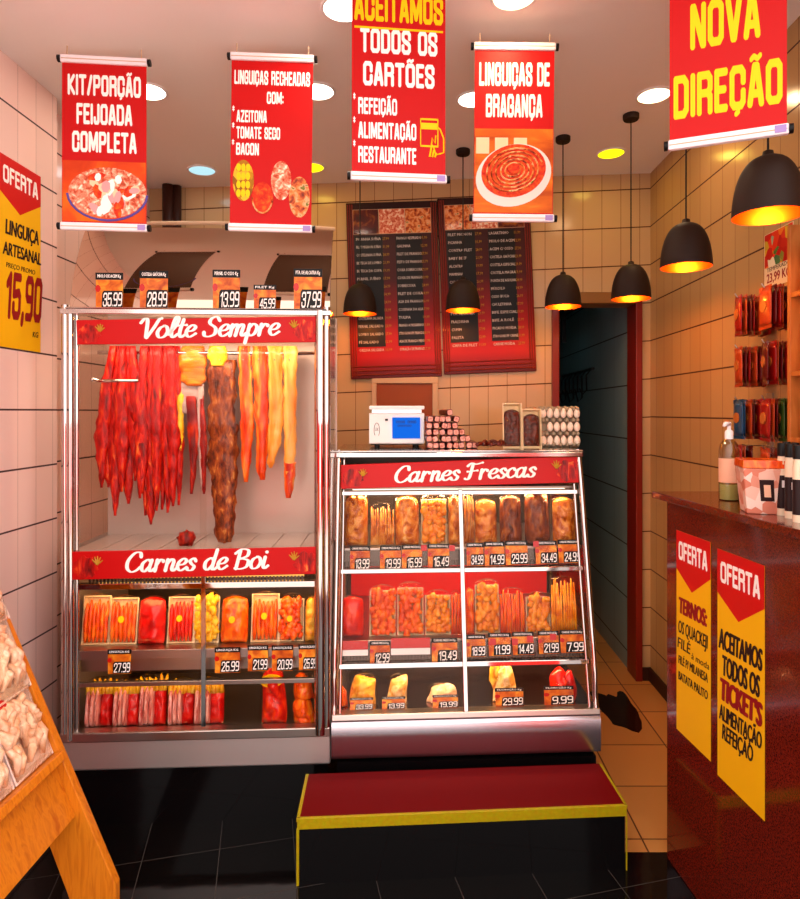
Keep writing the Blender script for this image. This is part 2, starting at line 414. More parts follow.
# ------------------------------------------------------------------ material library
tile_mat('tile_left', 'Y', '#f0ccc2', '#4a3230', .1055, .208, 2.247, 1.458, tu=.0007, tv=.0032, thin='#8a655c')
tile_mat('tile_right', 'Y', '#b8905e', '#4a240e', .1075, .206, 2.862, 2.042, tu=.0012, tv=.0032, thin='#6e4424')  # same tile as the left wall, its dimmer warm light put into the colour
tile_mat('tile_back', 'X', '#c6a074', '#52280e', .1025, .206, .655, 1.986, tu=.0014, tv=.0030, shear=.045, thin='#7a4c2a')  # same tile again, darkened and warmed in colour for the light back here
tile_mat('tile_room', 'Y', '#7f979b', '#20282c', .3, .3, 3.6, .1, tu=.001, tv=.004)
tile_mat('tile_floor', 'X', '#c98a4a', '#5a3010', .31, .31, .74, 2.5, vax='Y', tu=.003, tv=.003, rough=.12, var=.2)
tile_mat('tile_black', 'X', '#0d0a0a', '#3c3836', .24, .24, -.86, 2.0, vax='Y', tu=.0012, tv=.0012, rough=.07, rot=math.radians(-14), var=.3)
M('ceiling', '#f8f2ee', .85, bump=.05, bscale=4)
M('street', '#b4aca6', .9, bump=.2, bscale=8)
ramp_mat('red_added', [(.3, '#c81408'), (.7, '#dc1c0c')], 3, rough=.6, bump=.1, coat=0, rnd=False)
M('steel', '#cfc8c4', .13, 1, bump=.02, bscale=5)
M('base_steel', '#d0c8c4', .5, 1, bump=.03, bscale=5)
M('base_steel2', '#c8bcc4', .2, 1, bump=.04, bscale=4)
M('brushed', '#b9aca4', .3, 1, bump=.05, bscale=40)
M('chrome', '#c4bab6', .05, 1)
M('mirror', '#c9b09a', .03, 1, bump=.015, bscale=2)
M('dark_steel', '#5d514b', .35, 1)
M('liner', '#c0aca2', .25, .2)
M('liner_dark', '#b8a498', .3, .5)
M('header_red', '#bc0608', .4)
M('banner_red', '#bc0606', .5)
M('banner_dark', '#5a4238', .6)
M('white', '#f4efee', .4)
M('bar_white', '#f3e9ee', .3, 0, coat=.3)
M('print_white', '#fffaf4', .5)
M('yellow_ink', '#ffcc00', .5)
M('yellow_paper', '#f2b705', .55)
M('red_paper', '#cc0c0c', .5)
M('ink_dark', '#2a0f10', .6)
M('ink_red', '#8e0a14', .6)
M('black', '#0c0808', .4)
M('black_gloss', '#080607', .12, coat=.4)
M('pendant_black', '#24130a', .6)
M('copper', '#c4662a', .4, 1)
M('plinth', '#0b0809', .1, coat=.5)
M('maroon', '#640408', .55).node_tree.nodes['Principled BSDF'].inputs['Specular IOR Level'].default_value = .06
M('yellow_trim', '#b8a404', .45, bump=.3, bscale=80, var=.5)
M('frame_brown', '#8a5a22', .4, 0, coat=.2)
M('frame_red', '#7a1c0e', .4, 0, coat=.2)
M('pipe_brown', '#3a1c12', .5)
M('hatch', '#9c4a1e', .5, 0, var=.25, bscale=6)
ramp_mat('granite', [(.3, '#3a0c06'), (.5, '#5e170c'), (.62, '#7a2412'), (.75, '#2e0805')], 260, rough=.12, bump=0, coat=.4, rnd=False, detail=2)
ramp_mat('pine', [(.3, '#c46a10'), (.5, '#d98018'), (.7, '#b85c0c')], 9, stretch=(6, 6, .7), rough=.45, bump=.08, coat=.15)
ramp_mat('shelf_wood', [(.3, '#a85a20'), (.7, '#c07434')], 10, stretch=(4, 4, .8), rough=.5, bump=.05, coat=.1)
# meats
ramp_mat('beef', [(.30, '#5e0503'), (.46, '#a00804'), (.58, '#c41608'), (.66, '#d84014'), (.76, '#e89040')], 38, stretch=(1.6, 1.6, .45), rough=.45, bump=.8, coat=.1)
ramp_mat('beef_dark', [(.30, '#4a0805'), (.5, '#8e1006'), (.66, '#c03010'), (.8, '#e08a40')], 30, stretch=(1.6, 1.6, .4), rough=.45, bump=.8, coat=.1)
ramp_mat('slab_orange', [(.30, '#a83404'), (.5, '#e06a0c'), (.7, '#f0a030'), (.85, '#f8d070')], 22, stretch=(.6, 1, 1.6), rough=.35, bump=.6)
ramp_mat('dried', [(.30, '#3a1404'), (.45, '#6e2c0a'), (.6, '#9a4a14'), (.78, '#d89a4a')], 42, stretch=(1.5, 1.5, .6), rough=.45, bump=1.0)
ramp_mat('bacon_pale', [(.30, '#d87018'), (.5, '#eca040'), (.66, '#f4c068'), (.8, '#c84a18')], 14, stretch=(2.4, 2, .3), rough=.3, bump=.35)
ramp_mat('bacon_red', [(.30, '#b01c06'), (.48, '#e0480e'), (.62, '#f28a2c'), (.8, '#f8c468')], 16, stretch=(2.6, 2, .3), rough=.3, bump=.4)
ramp_mat('yellow_fat', [(.3, '#d88a08'), (.55, '#f4c020'), (.8, '#f8dc60')], 26, rough=.35, bump=.5)
ramp_mat('grey_skin', [(.3, '#8a6a60'), (.6, '#c8b0a8'), (.8, '#7a3020')], 20, rough=.35, bump=.4)
ramp_mat('sausage', [(.32, '#c82a04'), (.5, '#ee5a08'), (.68, '#f88a18'), (.82, '#fcc050')], 32, stretch=(1.5, 1.5, .7), rough=.3, bump=.35, coat=.5)
ramp_mat('sausage_red', [(.32, '#a80804'), (.5, '#dc1808'), (.68, '#f04810'), (.84, '#f8a040')], 32, stretch=(1.5, 1.5, .7), rough=.3, bump=.35, coat=.5)
ramp_mat('chicken', [(.30, '#d05c08'), (.5, '#f08c14'), (.68, '#f8b038'), (.84, '#fcd880')], 34, rough=.3, bump=.5, coat=.5)
ramp_mat('mince', [(.30, '#8a3208'), (.46, '#c86818'), (.62, '#e89c3c'), (.8, '#f8d08c')], 48, stretch=(1, 1, .8), rough=.3, bump=.9, coat=.5)
ramp_mat('pink_slices', [(.34, '#b03c34'), (.48, '#e08a80'), (.62, '#f0b8b0'), (.8, '#f8dcd0')], 30, stretch=(3, 3, .5), rough=.35, bump=.4, coat=.4)
ramp_mat('raw_red', [(.3, '#9c0404'), (.55, '#d40c0a'), (.8, '#f0402a')], 26, rough=.3, bump=.4, coat=.5)
ramp_mat('pale_meat', [(.30, '#d09068'), (.46, '#f0bc98'), (.62, '#fad8bc'), (.8, '#e0a478')], 40, stretch=(1, 1, .6), rough=.35, bump=.9, coat=.4)
ramp_mat('cream_bag', [(.30, '#b87020'), (.45, '#d8a050'), (.6, '#f0d098'), (.75, '#c88830')], 30, rough=.35, bump=.7, coat=.5)
ramp_mat('yellow_bag', [(.30, '#c06c08'), (.45, '#e89c1c'), (.6, '#f4c850'), (.75, '#d87c14')], 30, rough=.35, bump=.7, coat=.5)
ramp_mat('salami', [(.35, '#3c0a06'), (.6, '#6a180c'), (.8, '#8a3018')], 60, rough=.4, bump=.4)
ramp_mat('salami_cut', [(.35, '#c8705c'), (.55, '#e89a86'), (.75, '#f4bca8')], 90, rough=.4, bump=.2)
ramp_mat('dark_mince', [(.35, '#2c0c06'), (.55, '#5a1c0e'), (.72, '#8a3a20'), (.85, '#c08060')], 90, rough=.35, bump=.8)
M('egg', '#f0dcc8', .45)
M('pulp', '#a8977f', .85, bump=.4, bscale=140, var=.2)
M('foam', '#f4dcd4', .5)
M('foam_cream', '#e8d0a8', .5)
# printed pictures
ramp_mat('pic_orange', [(.2, '#a81808'), (.5, '#d84808'), (.8, '#f0900c')], 6, rough=.5, bump=0, coat=0)
ramp_mat('pic_meat', [(.2, '#6a1808'), (.4, '#c85030'), (.55, '#e89878'), (.62, '#f0d0b0'), (.7, '#f4f0e0')], 70, kind='noise', rough=.5, bump=0, coat=0)
ramp_mat('pic_wood', [(.3, '#a83c06'), (.6, '#d86a10'), (.8, '#e89028')], 12, stretch=(.4, 1, 2), rough=.5, bump=0, coat=0)
ramp_mat('pic_sausage', [(.3, '#b81404'), (.5, '#d8380a'), (.7, '#e86818')], 60, rough=.5, bump=0, coat=0)
ramp_mat('pic_olive', [(.2, '#8a5a08'), (.6, '#c89010'), (.9, '#e8b830')], 40, kind='voronoi', rough=.5, bump=0, coat=0)
ramp_mat('pic_food', [(.3, '#5a1806'), (.42, '#b84818'), (.52, '#e0843a'), (.62, '#e8b080'), (.7, '#70701c')], 45, kind='noise', rough=.4, bump=0, coat=.1)
ramp_mat('pic_dark', [(.2, '#200806'), (.5, '#5a1408'), (.8, '#c87818')], 16, rough=.4, bump=0, coat=.1)
m, nt, out = newmat('menu_red')      # board colour: dark at the top, red reflection painted in lower down
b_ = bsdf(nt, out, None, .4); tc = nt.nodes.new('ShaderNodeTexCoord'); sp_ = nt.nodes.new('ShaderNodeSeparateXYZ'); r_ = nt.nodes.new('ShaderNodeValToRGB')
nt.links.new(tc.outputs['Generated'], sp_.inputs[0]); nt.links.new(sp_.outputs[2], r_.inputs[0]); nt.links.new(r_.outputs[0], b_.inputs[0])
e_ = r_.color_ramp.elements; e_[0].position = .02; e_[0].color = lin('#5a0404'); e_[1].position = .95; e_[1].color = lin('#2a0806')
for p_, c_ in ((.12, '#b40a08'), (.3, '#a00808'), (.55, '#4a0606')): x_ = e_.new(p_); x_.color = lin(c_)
ramp_mat('tag_orange', [(.3, '#a83c08'), (.5, '#d86c14'), (.7, '#f0a42c')], 30, rough=.4, bump=0, coat=.2)
ramp_mat('poster_mix', [(.15, '#b81408'), (.4, '#e03414'), (.6, '#f0b020'), (.8, '#2c6a30'), (.9, '#f0e0c0')], 30, kind='voronoi', rough=.5, bump=0, coat=.1)
M('menu_black', '#0d0506', .4)
M('menu_white', '#d2c4bc', .6)
M('menu_yellow', '#b88a14', .5)
M('blue_screen', '#1c6ae0', .3)
emit('lcd', '#1a70f0', .9)
M('lcd_ink', '#0c2c70', .5)
M('plastic_red', '#c01008', .3, coat=.4)
M('pack_red', '#a81410', .28, coat=.4, var=.4, bscale=50)
M('pack_orange', '#c8481c', .28, coat=.4, var=.4, bscale=50)
M('pack_maroon', '#6a0e10', .28, coat=.4, var=.4, bscale=50)
M('pack_blue', '#24507a', .28, coat=.4, var=.4, bscale=50)
M('pack_green', '#3c5a24', .3, coat=.3)
M('gel', '#c8c890', .1)
M('peach', '#f0b898', .5)
ramp_mat('check', [(.2, '#f0d0c0'), (.5, '#e8a890'), (.8, '#d87a60')], 30, kind='voronoi', rough=.5, bump=0, coat=.2)
M('sauce_cream', '#f0d8b8', .3, coat=.3)
M('sauce_label', '#241414', .4)
M('pink_print', '#e8a0a0', .5)
M('wet_shadow', '#24120a', .15)
M('snack_label', '#b8682c', .4)
M('lilac', '#a48cc8', .5)
M('purple', '#5a4a98', .5)
M('tulip_red', '#c01818', .5)
M('leaf_gold', '#b88a24', .5)
M('grey_plastic', '#3a3432', .5)
M('beige', '#c9a888', .5)
glassy('glass', '#fdfbf9', .004, 5)
glassy('film', '#fffcf6', .008, 4, .04, bump=.6, bscale=60)
glassy('bottle', '#e8e4c8', .08, 2.5, .02)
emit('lamp_white', '#fff2dc', 9)
emit('lamp_yellow', '#ffe010', 2.2)
emit('lamp_blue', '#b8e4ec', 1.1)
emit('lamp_warm', '#ffe8b0', 7)
emit('bulb', '#ffa040', .7)
emit('tube', '#fff0d0', 2.2)
emit('tube_warm', '#ffc060', 1.2)

# ------------------------------------------------------------------ shell
XL, XR, YB, ZC = -1.415, 1.225, 3.49, 2.76
YF = 1.0
struct('floor', MB().box((-3, YF-1.6, -.05), (.62, YB, 0)).box((.62, YF-1.6, -.05), (1.6, 2.125, 0)), 'tile_black')
struct('floor_rear', MB().box((.62, 2.125, -.05), (1.6, YB+.12, 0)).box((.2, YB+.12, -.05), (1.25, 6.6, 0)), 'tile_floor')
def ZCf(x): return 2.66+.031*(x-XL)
q0 = [Vector((x, y, ZCf(x))) for x, y in ((-1.7, YF), (1.5, YF), (1.5, YB+.12), (-1.7, YB+.12))]
struct('ceiling', MB().hexa(q0, [v+Vector((0, 0, .1)) for v in q0]), 'ceiling')
CT = -math.atan(.031)
struct('wall_left', MB().box((XL-.25, YF, 0), (XL, 2.487, ZC)).box((XL-.25, 2.487, 0), (XL-.07, YB, ZC)), 'tile_left')
struct('wall_right', MB().box((XR, YF, 0), (XR+.15, YB, ZC)), 'tile_right')
DX0, DX1, DZ = .722, 1.145, 2.04
struct('wall_back', MB().box((-1.7, YB, 0), (DX0, YB+.12, ZC)).box((DX1, YB, 0), (XR+.15, YB+.12, ZC)).box((DX0, YB, DZ), (DX1, YB+.12, ZC)), 'tile_back')
# door opening
d = MB()
d.box((DX0-.032, YB-.025, 0), (DX0+.006, YB+.13, DZ+.01)).box((DX1-.006, YB-.025, 0), (DX1+.03, YB+.13, DZ+.01))
d.box((DX0-.032, YB-.025, DZ-.006), (DX1+.03, YB+.13, DZ+.055), 1)
o = struct('door_1', d, ['frame_red', 'frame_brown'], bevel=.004)
# back room seen through the door
struct('wall_room_right', MB().box((1.15, YB+.12, 0), (1.25, 6.6, 2.6)), 'tile_room')
struct('wall_room_left', MB().box((.2, YB+.12, 0), (.3, 6.6, 2.6)), 'tile_room')
struct('wall_room_back', MB().box((.2, 6.6, 0), (1.25, 6.7, 2.6)), 'tile_room')
struct('ceiling_room', MB().box((.2, YB+.12, 2.5), (1.25, 6.7, 2.6)), 'ceiling')
struct('baseboard_right', MB().box((XR-.012, 2.3, 0), (XR, YB, .07)).box((DX1+.03, YB-.012, 0), (XR, YB, .07)), 'pipe_brown')
# unseen street side; red walls added for reflections in steel and glass
struct('ground', MB().box((-9, -9, -.12), (9, YF-1.6, -.06)), 'street')
struct('wall_street_added', MB().box((-6, -3.4, -.06), (-1.1, -3.2, 1.3)).box((1.4, -3.4, -.06), (6, -3.2, 1.3)), 'red_added')
struct('trim_added_1', MB().box((XL, YF, 0), (XL+.01, 1.8, 1.45)), 'red_added')  # unseen red side panels added to redden the chrome column reflections
struct('trim_added_2', MB().box((XR-.01, YF, 0), (XR, 1.05, 1.45)), 'red_added')

# pipe in the far left corner
c = at(169, 205, 3.4)
o = MB().tube([(c.x-.02, 3.44, 2.2), (c.x-.02, 3.44, 2.66)], .03, 12).tube([(c.x+.02, 3.455, 2.2), (c.x+.02, 3.455, 2.66)], .024, 12).build('drain_pipe', 'pipe_brown', smooth=True)
tag(o, 'dark brown pipe pair in the far left ceiling corner', 'pipe')
# hatch under the menu boards
p0, p1 = at(372, 377, YB), at(438, 432, YB)
h = thing('wall_hatch', 'small brown hatch in pale frame under the menu boards', 'hatch', ((p0.x+p1.x)/2, YB, p1.z))
w2 = (p1.x-p0.x)/2; hh = p0.z-p1.z
MB().box((-w2, -.02, hh-.035), (w2, 0, hh)).box((-w2, -.02, 0), (-w2+.025, 0, hh-.035)).box((w2-.03, -.02, 0), (w2, 0, hh-.035)).build('hatch_frame', 'beige', h, bevel=.003)
MB().box((-w2+.025, -.008, 0), (w2-.03, 0, hh-.035)).build('hatch_panel', 'hatch', h)

# ------------------------------------------------------------------ ceiling downlights
def area(name, loc, size, power, col, rot=(0, 0, 0), sy=None, spread=None):
    l = bpy.data.lights.new(name, 'AREA'); l.energy = power; l.color = lin(col)[:3]; l.size = size
    if sy: l.shape = 'RECTANGLE'; l.size_y = sy
    else: l.shape = 'DISK'
    if spread: l.spread = spread
    o = bpy.data.objects.new(name, l); o.location = loc; o.rotation_euler = rot; COL.objects.link(o); return o
def point(name, loc, power, col, r=.02):
    l = bpy.data.lights.new(name, 'POINT'); l.energy = power; l.color = lin(col)[:3]; l.shadow_soft_size = r
    o = bpy.data.objects.new(name, l); o.location = loc; COL.objects.link(o); return o
DL = [(148, 91, 'lamp_white', 'white downlight half hidden behind the leftmost hanging banner', 9, '#ffe8d0'),
      (317, 91, 'lamp_white', 'bright white downlight right of the stuffed sausage banner', 12, '#ffe8d0'),
      (654, 95, 'lamp_warm', 'warm white downlight left of the new management banner', 12, '#ffcf9a'),
      (474, 99, 'lamp_white', 'white downlight peeping out left of the sausage coil banner', 6, '#ffe8d0'),
      (202, 170, 'lamp_blue', 'pale blue downlight above the tall meat cabinet', 2, '#cfe8f0'),
      (311, 167, 'lamp_yellow', 'yellow downlight peeping out beside the stuffed sausage banner', 3, '#ffe060'),
      (611, 153, 'lamp_yellow', 'yellow downlight between two black pendant cords', 3, '#ffe060'),
      (514, -4, 'lamp_warm', 'warm downlight cut by the top edge of the photo', 9, '#ffcf9a'),
      (344, 8, 'lamp_white', 'white downlight beside the top of the cards banner', 9, '#ffe8d0')]
for px, py, mt, lab, pw, colr in DL:
    zc = ZCf(0)
    for q in range(6): Y = (zc-H)*F/(CY-py); X = (px-CX)*Y/F; zc = ZCf(X)
    t = thing('ceiling_downlight', lab, 'ceiling light', (X, Y, zc), (0, CT, 0), 'round ceiling downlights')
    MB().lathe([(.062, 0), (.072, 0), (.073, -.004), (.069, -.007), (.063, -.005)], 32).build('trim_ring', 'white', t, smooth=True)
    MB().lathe([(.0001, -.0035), (.063, -.0035), (.063, -.0005), (.0001, -.0005)], 32).build('diffuser', mt, t)
    area('downlight_lamp', (X, Y, zc-.012), .11, pw*DOWN, colr)
# ------------------------------------------------------------------ cabinet frames
class Frame:
    def __init__(s, x, y, yaw, slope):
        s.o = Vector((x, y, 0)); s.yaw = yaw; s.sl = slope
        s.M = Matrix.Translation(s.o) @ Matrix.Rotation(yaw, 4, 'Z'); s.Mi = s.M.inverted()
    def L(s, px, py, d):
        """local point where the sight line through a photo pixel meets the plane d behind the front"""
        o = s.Mi @ Vector((0, 0, H)); r = s.Mi.to_3x3() @ Vector(((px-CX)/F, 1, -(py-CY)/F))
        t = (d+s.sl*o.z-o.y)/(r.y-s.sl*r.z)
        return o+r*t
    def xa(s, px, z, d):
        """local x of photo column px at local height z and depth d behind the front"""
        k = (px-CX)/F; y = d+s.sl*z; c, n = math.cos(s.yaw), math.sin(s.yaw)
        # world X = ox + x c - y n ; world Y = oy + x n + y c ; X = k Y
        return (k*(s.o.y+y*c)-s.o.x+y*n)/(c-k*n)
    def zh(s, px, py, x, z0, d):
        return s.L(px, py, d).z
    def W(s, v): return s.M @ Vector(v)

def quad(fr, pts, d0, d1, root, name, mt, bevel=0):
    q0 = [fr.L(px, py, d0) for px, py in pts]; q1 = [q+Vector((0, d1-d0, 0)) for q in q0]
    return MB().hexa(q0, q1).build(name, mt, root, bevel=bevel)

def price_card(label, fr, loc, w, h, price, head, lean=0, group='price cards'):
    t = thing('price_card', label, 'price card', fr.W(loc), (lean, 0, fr.yaw), group)
    MB().box((-w/2, -.0015, 0), (w/2, 0, h*.80)).build('card', 'tag_orange', t)
    MB().box((-w/2-.001, -.002, h*.81), (w/2+.001, 0, h)).build('header_strip', 'black', t)
    bx = MB().prism([(-w*.29, h*.02), (w*.495, h*.02), (w*.495, h*.50), (-w*.20, h*.50), (-w*.26, h*.44)], -.0022, -.0014).build('price_field', 'black', t)
    block('price_lettering', price, 'print_white', t, w*.11, h*.06, h*.38, w*.70, y=-.0024, pen=.12, slant=.06, slope=.03, penz=.055)
    if head: txt('header_lettering', head, 'print_white', t, 0, h*.865, h*.085, w*.86, y=-.0023, bold=.02, res=1)
    MB().prism([(-w*.42+.1*w*math.cos(a), h*.56+.1*h*math.sin(a)) for a in [2*PI*k/10 for k in range(10)]], -.002, -.0014).build('flame_mark', 'plastic_red', t)
    return t

# ---- packs -----------------------------------------------------------------
def pillow(mb, w, h, D, amp=.0, ns=40, seed=0, taper=0, nu=14, nv=18, m=0, z0=0, pw=3):
    """bulging pouch standing on z=0, front to -Y, gently flat behind"""
    rows = []
    for j in range(nv+1):
        v = j/nv; hw = w/2*(1-taper*v)*(1-.10*abs(2*v-1)**6)
        fr, bk = [], []
        for i in range(nu+1):
            u = 2*i/nu-1
            e = max(0, (1-abs(u)**pw)*(1-abs(2*v-1)**(pw+2)))
            p = Vector((u*hw, -D*e*.8-.001, z0+v*h+.012*(1-u*u)*(1 if v > .9 else 0)*v))
            n = noise.noise(Vector((p.x*ns, p.z*ns, seed*7.3)))+.5*noise.noise(Vector((p.x*ns*2.1, p.z*ns*2.1, seed*3.1)))
            p.y -= amp*n*e; fr.append(p)
            bk.append(Vector((u*hw, D*.25*e+.001, z0+v*h)))
        rows.append(fr+bk[::-1])
    return mb.ring(rows, m, True)

def tray(mb, w, h, D, m=0, t=.004):
    """shallow foam tray standing upright, opening to -Y"""
    mb.box((-w/2+.006, D-.003, .006), (w/2-.006, D, h-.006), m)
    o = [(-w/2, 0), (w/2, 0), (w/2, h), (-w/2, h)]; i = [(-w/2+t, t), (w/2-t, t), (w/2-t, h-t), (-w/2+t, h-t)]
    ib = [(-w/2+.008, .008), (w/2-.008, .008), (w/2-.008, h-.008), (-w/2+.008, h-.008)]
    for k in range(4):
        n = (k+1) % 4
        mb.add([(o[k][0], 0, o[k][1]), (o[n][0], 0, o[n][1]), (ib[n][0], D, ib[n][1]), (ib[k][0], D, ib[k][1]),
                (i[k][0], 0, i[k][1]), (i[n][0], 0, i[n][1]), (ib[n][0]*.97, D-.002, ib[n][1]*.98+.001), (ib[k][0]*.97, D-.002, ib[k][1]*.98+.001)],
               [(0, 1, 2, 3), (7, 6, 5, 4), (0, 4, 5, 1), (3, 2, 6, 7)], m)
    return mb

def pack(name, label, cat, fr, loc, w, h, kind, group, lean=.1, yaw=0, seed=0, mat=None, traym='foam_cream', badge=None):
    t = thing(name, label, cat, fr.W(loc), (-lean, 0, fr.yaw+yaw), group)
    D = .03
    rr = random.Random(seed)
    if kind == 'links':
        n = max(4, round(w/.017)); r = (w-.012)/n/2
        tray(MB(), w, h, D*.7).build('tray', traym, t)
        mb = MB()
        for k in range(n):
            x = -w/2+.006+r+2*r*k; top = h-.012-rr.uniform(0, .016); y = .004
            pts = [(x+rr.uniform(-.001, .001), y-.006*math.sin(PI*q/7), .008+(top-.008)*q/7) for q in range(8)]
            mb.tube(pts, [r*.55, r*.95, r*1.02, r, r*1.03, r*.98, r*.92, r*.4], 10)
        mb.build('sausages', mat or 'sausage', t, smooth=True)
        pillow(MB(), w*.99, h*.99, .016, .004, 60, seed).build('film', 'film', t, smooth=True)
    elif kind == 'pieces':
        tray(MB(), w, h*.96, D*.7).build('tray', traym, t)
        mb = MB()
        n = 0
        z = .02
        while z < h-.012:
            x = -w/2+.016
            while x < w/2-.008:
                s = rr.uniform(.009, .016)
                mb.ball((max(-w/2+.012, min(w/2-.012, x+rr.uniform(-.005, .005))), -.003+rr.uniform(-.006, .005), min(h-.014, z+rr.uniform(-.006, .006))), s, s*.75, s*rr.uniform(.8, 1.5), seg=10, rg=7, nz=.5, ns=30, seed=seed+n)
                x += s*1.35; n += 1
            z += .017
        mb.build('meat_pieces', mat or 'chicken', t, smooth=True)
        pillow(MB(), w, h*1.02, .026, .005, 50, seed).build('film', 'film', t, smooth=True)
    elif kind == 'sticks':
        mb = MB(); n = 11
        for k in range(n):
            x = -w/2+w*(k+.5)/n; zt = h*rr.uniform(.86, 1.0)
            mb.tube([(x, rr.uniform(-.01, .0), .003), (x+rr.uniform(-.003, .003), -.008+rr.uniform(-.004, .004), zt*.5), (x+rr.uniform(-.004, .004), rr.uniform(-.004, .004), zt)], [w/n*.55, w/n*.6, w/n*.3], 7)
        mb.build('meat_strips', mat or 'sausage', t, smooth=True)
        pillow(MB(), w*1.04, h*.98, .024, .004, 50, seed).build('film', 'film', t, smooth=True)
    elif kind == 'pouch':
        pillow(MB(), w*.97, h*.97, .034, .014, 34, seed, .06).build('meat', mat or 'mince', t, smooth=True)
        pillow(MB(), w, h, .042, .01, 44, seed+1, .05).build('film', 'film', t, smooth=True)
    elif kind == 'bag':
        mb = MB(); pillow(mb, w, h*.92, .05, .022, 26, seed, .22, 18, 22, pw=2.4)
        for v in mb.V:
            v.x += .08*w*math.sin(v.z/h*3+seed); v.z *= 1+.12*math.sin(v.x/w*4+seed)*(v.z/h)
        mb.build('bag_body', mat or 'cream_bag', t, smooth=True)
        pillow(MB(), w*1.03, h*.94, .056, .014, 50, seed+3, .2, pw=2.4).build('film', 'film', t, smooth=True)
        rf = []
        for j in range(4):
            v = j/3
            rf.append([Vector((w*(.22+.12*v)*math.cos(a)*(1+.3*math.sin(a*5+seed)*v), w*.12*math.sin(a)*(1+.3*v), h*(.84+.14*v+.02*math.sin(a*4)*v))) for a in [2*PI*k/24 for k in range(24)]])
        MB().ring(rf, caps=False).build('gathered_top', 'film', t, smooth=True)
        if badge: pass
    elif kind == 'slices':
        mb = MB()
        n = 3
        for k in range(n):
            x = -w*.46+w*.5*(k+.5)/n
            pillow(mb, w*.5/n*1.15, h*.80, .03, .006, 60, seed+k)
            for v in mb.V[-(19*30):]: v.x += x
        mb.build('pink_slices', 'pink_slices', t, smooth=True)
        mb = MB(); pillow(mb, w*.46, h*.78, .022, .008, 50, seed+9)
        for v in mb.V: v.x += w*.26; v.y += .002
        mb.build('red_side', 'raw_red', t, smooth=True)
        mb = MB()
        for k in range(7):
            x = -w*.4+w*.8*k/6
            mb.tube([(x, -.004, h*.7), (x+rr.uniform(-.004, .004), -.008, h*.86), (x+rr.uniform(-.01, .01), rr.uniform(-.006, .006), h*rr.uniform(.93, 1.04))], [.010, .009, .003], 7)
        mb.build('fat_ends', 'yellow_fat', t, smooth=True)
        pillow(MB(), w*1.02, h, .036, .008, 44, seed+2).build('film', 'film', t, smooth=True)
    if badge:
        MB().prism([(w*.11*math.cos(a), h*.55+w*.11*math.sin(a)*1.1) for a in [2*PI*k/18 for k in range(18)]], -.0475 if kind != 'links' else -.024, -.046 if kind != 'links' else -.022).build('round_label', badge, t)
    return t

# ==================================================================== tall cabinet
A = Frame(-1.252, 2.232, .05, 0.0)
WA = .922
T = thing('meat_display_cabinet', 'tall steel and glass meat cabinet with red Volte Sempre and Carnes de Boi panels', 'display cabinet', A.o, A.yaw)
zA = lambda py, d=0.0: A.L(200, py, d).z
zr = zA(738)                       # top of the steel base
MB().box((.015, .03, 0), (WA-.01, .56, zA(768)-.002)).build('plinth', 'plinth', T)
MB().box((0, 0, zA(768)), (WA, .58, zr)).build('base_panel', 'base_steel', T, bevel=.006)
MB().box((-.004, -.012, zr-.002), (WA, .03, zA(729))).build('bottom_rail', 'brushed', T, bevel=.004)
zf2t, zf2b = zA(549.5), zA(579)
ztop = zA(309)
# corner columns
for nm, xs in (('left', (.010, .030, .046)), ('right', (WA-.012, WA-.034, WA-.05))):
    mb = MB()
    mb.tube([(xs[0], .0, zA(738)), (xs[0], .0, ztop+.01)], .012, 16)
    mb.tube([(xs[1], -.004, zA(736)), (xs[1], -.004, ztop)], .0125 if nm == 'left' else .019, 20)
    mb.tube([(xs[2], .008, zA(736)), (xs[2], .008, ztop)], .007, 14)
    mb.build('corner_column', 'chrome', T, smooth='auto')
# sides, back, floors
MB().box((0, .02, zr), (.006, .56, zf2t)).build('side_panel', 'liner_dark', T)
MB().box((WA-.006, .02, zr), (WA, .56, zf2t)).build('side_panel', 'liner_dark', T)
MB().box((0, .02, zf2t), (.005, .34, ztop)).build('side_glass', 'glass', T)
MB().box((WA-.005, .02, zf2t), (WA, .22, ztop+.0)).build('side_glass', 'glass', T)
MB().box((.006, .545, zr), (WA-.006, .56, zf2b)).build('lower_back_panel', 'dark_steel', T)
mb = MB().box((.006, .345, zf2b), (WA-.006, .36, ztop+.02))
mb.build('upper_back_panel', 'liner', T)
mb = MB().box((.006, .015, zf2b+.01), (WA-.006, .345, zf2t-.012))
for k in range(9): mb.box((.02+k*.1, .02, zf2t-.012), (.105+k*.1, .34, zf2t-.008))
mb.build('upper_floor', 'liner', T)
MB().box((.006, .36, zf2b), (WA-.006, .56, zf2b+.02)).build('rear_top', 'steel', T)
ZM = .615; ZL = .322
MB().box((.01, .02, ZM-.012), (WA-.01, .50, ZM)).build('middle_shelf', 'brushed', T, bevel=.002)
mb = MB().box((.04, .012, ZM-.03), (WA-.05, .02, ZM+.002)).box((.04, .012, ZM-.125), (WA-.05, .03, ZM-.11))
mb.box((.04, .05, ZM-.085), (WA-.05, .054, ZM-.03))
mb.build('shelf_rail', 'brushed', T, bevel=.001)
MB().box((.01, .015, ZL-.012), (WA-.01, .545, ZL)).build('lower_floor', 'brushed', T)
MB().box((.05, .004, zA(589)), (WA-.05, .03, zA(583))).build('upper_rail', 'chrome', T, bevel=.002)
mb = MB()
for k in range(60): mb.box((.08+k*.0125, .02, zA(583)), (.087+k*.0125, .024, zA(578.5)))
mb.build('vent_grille', 'dark_steel', T)
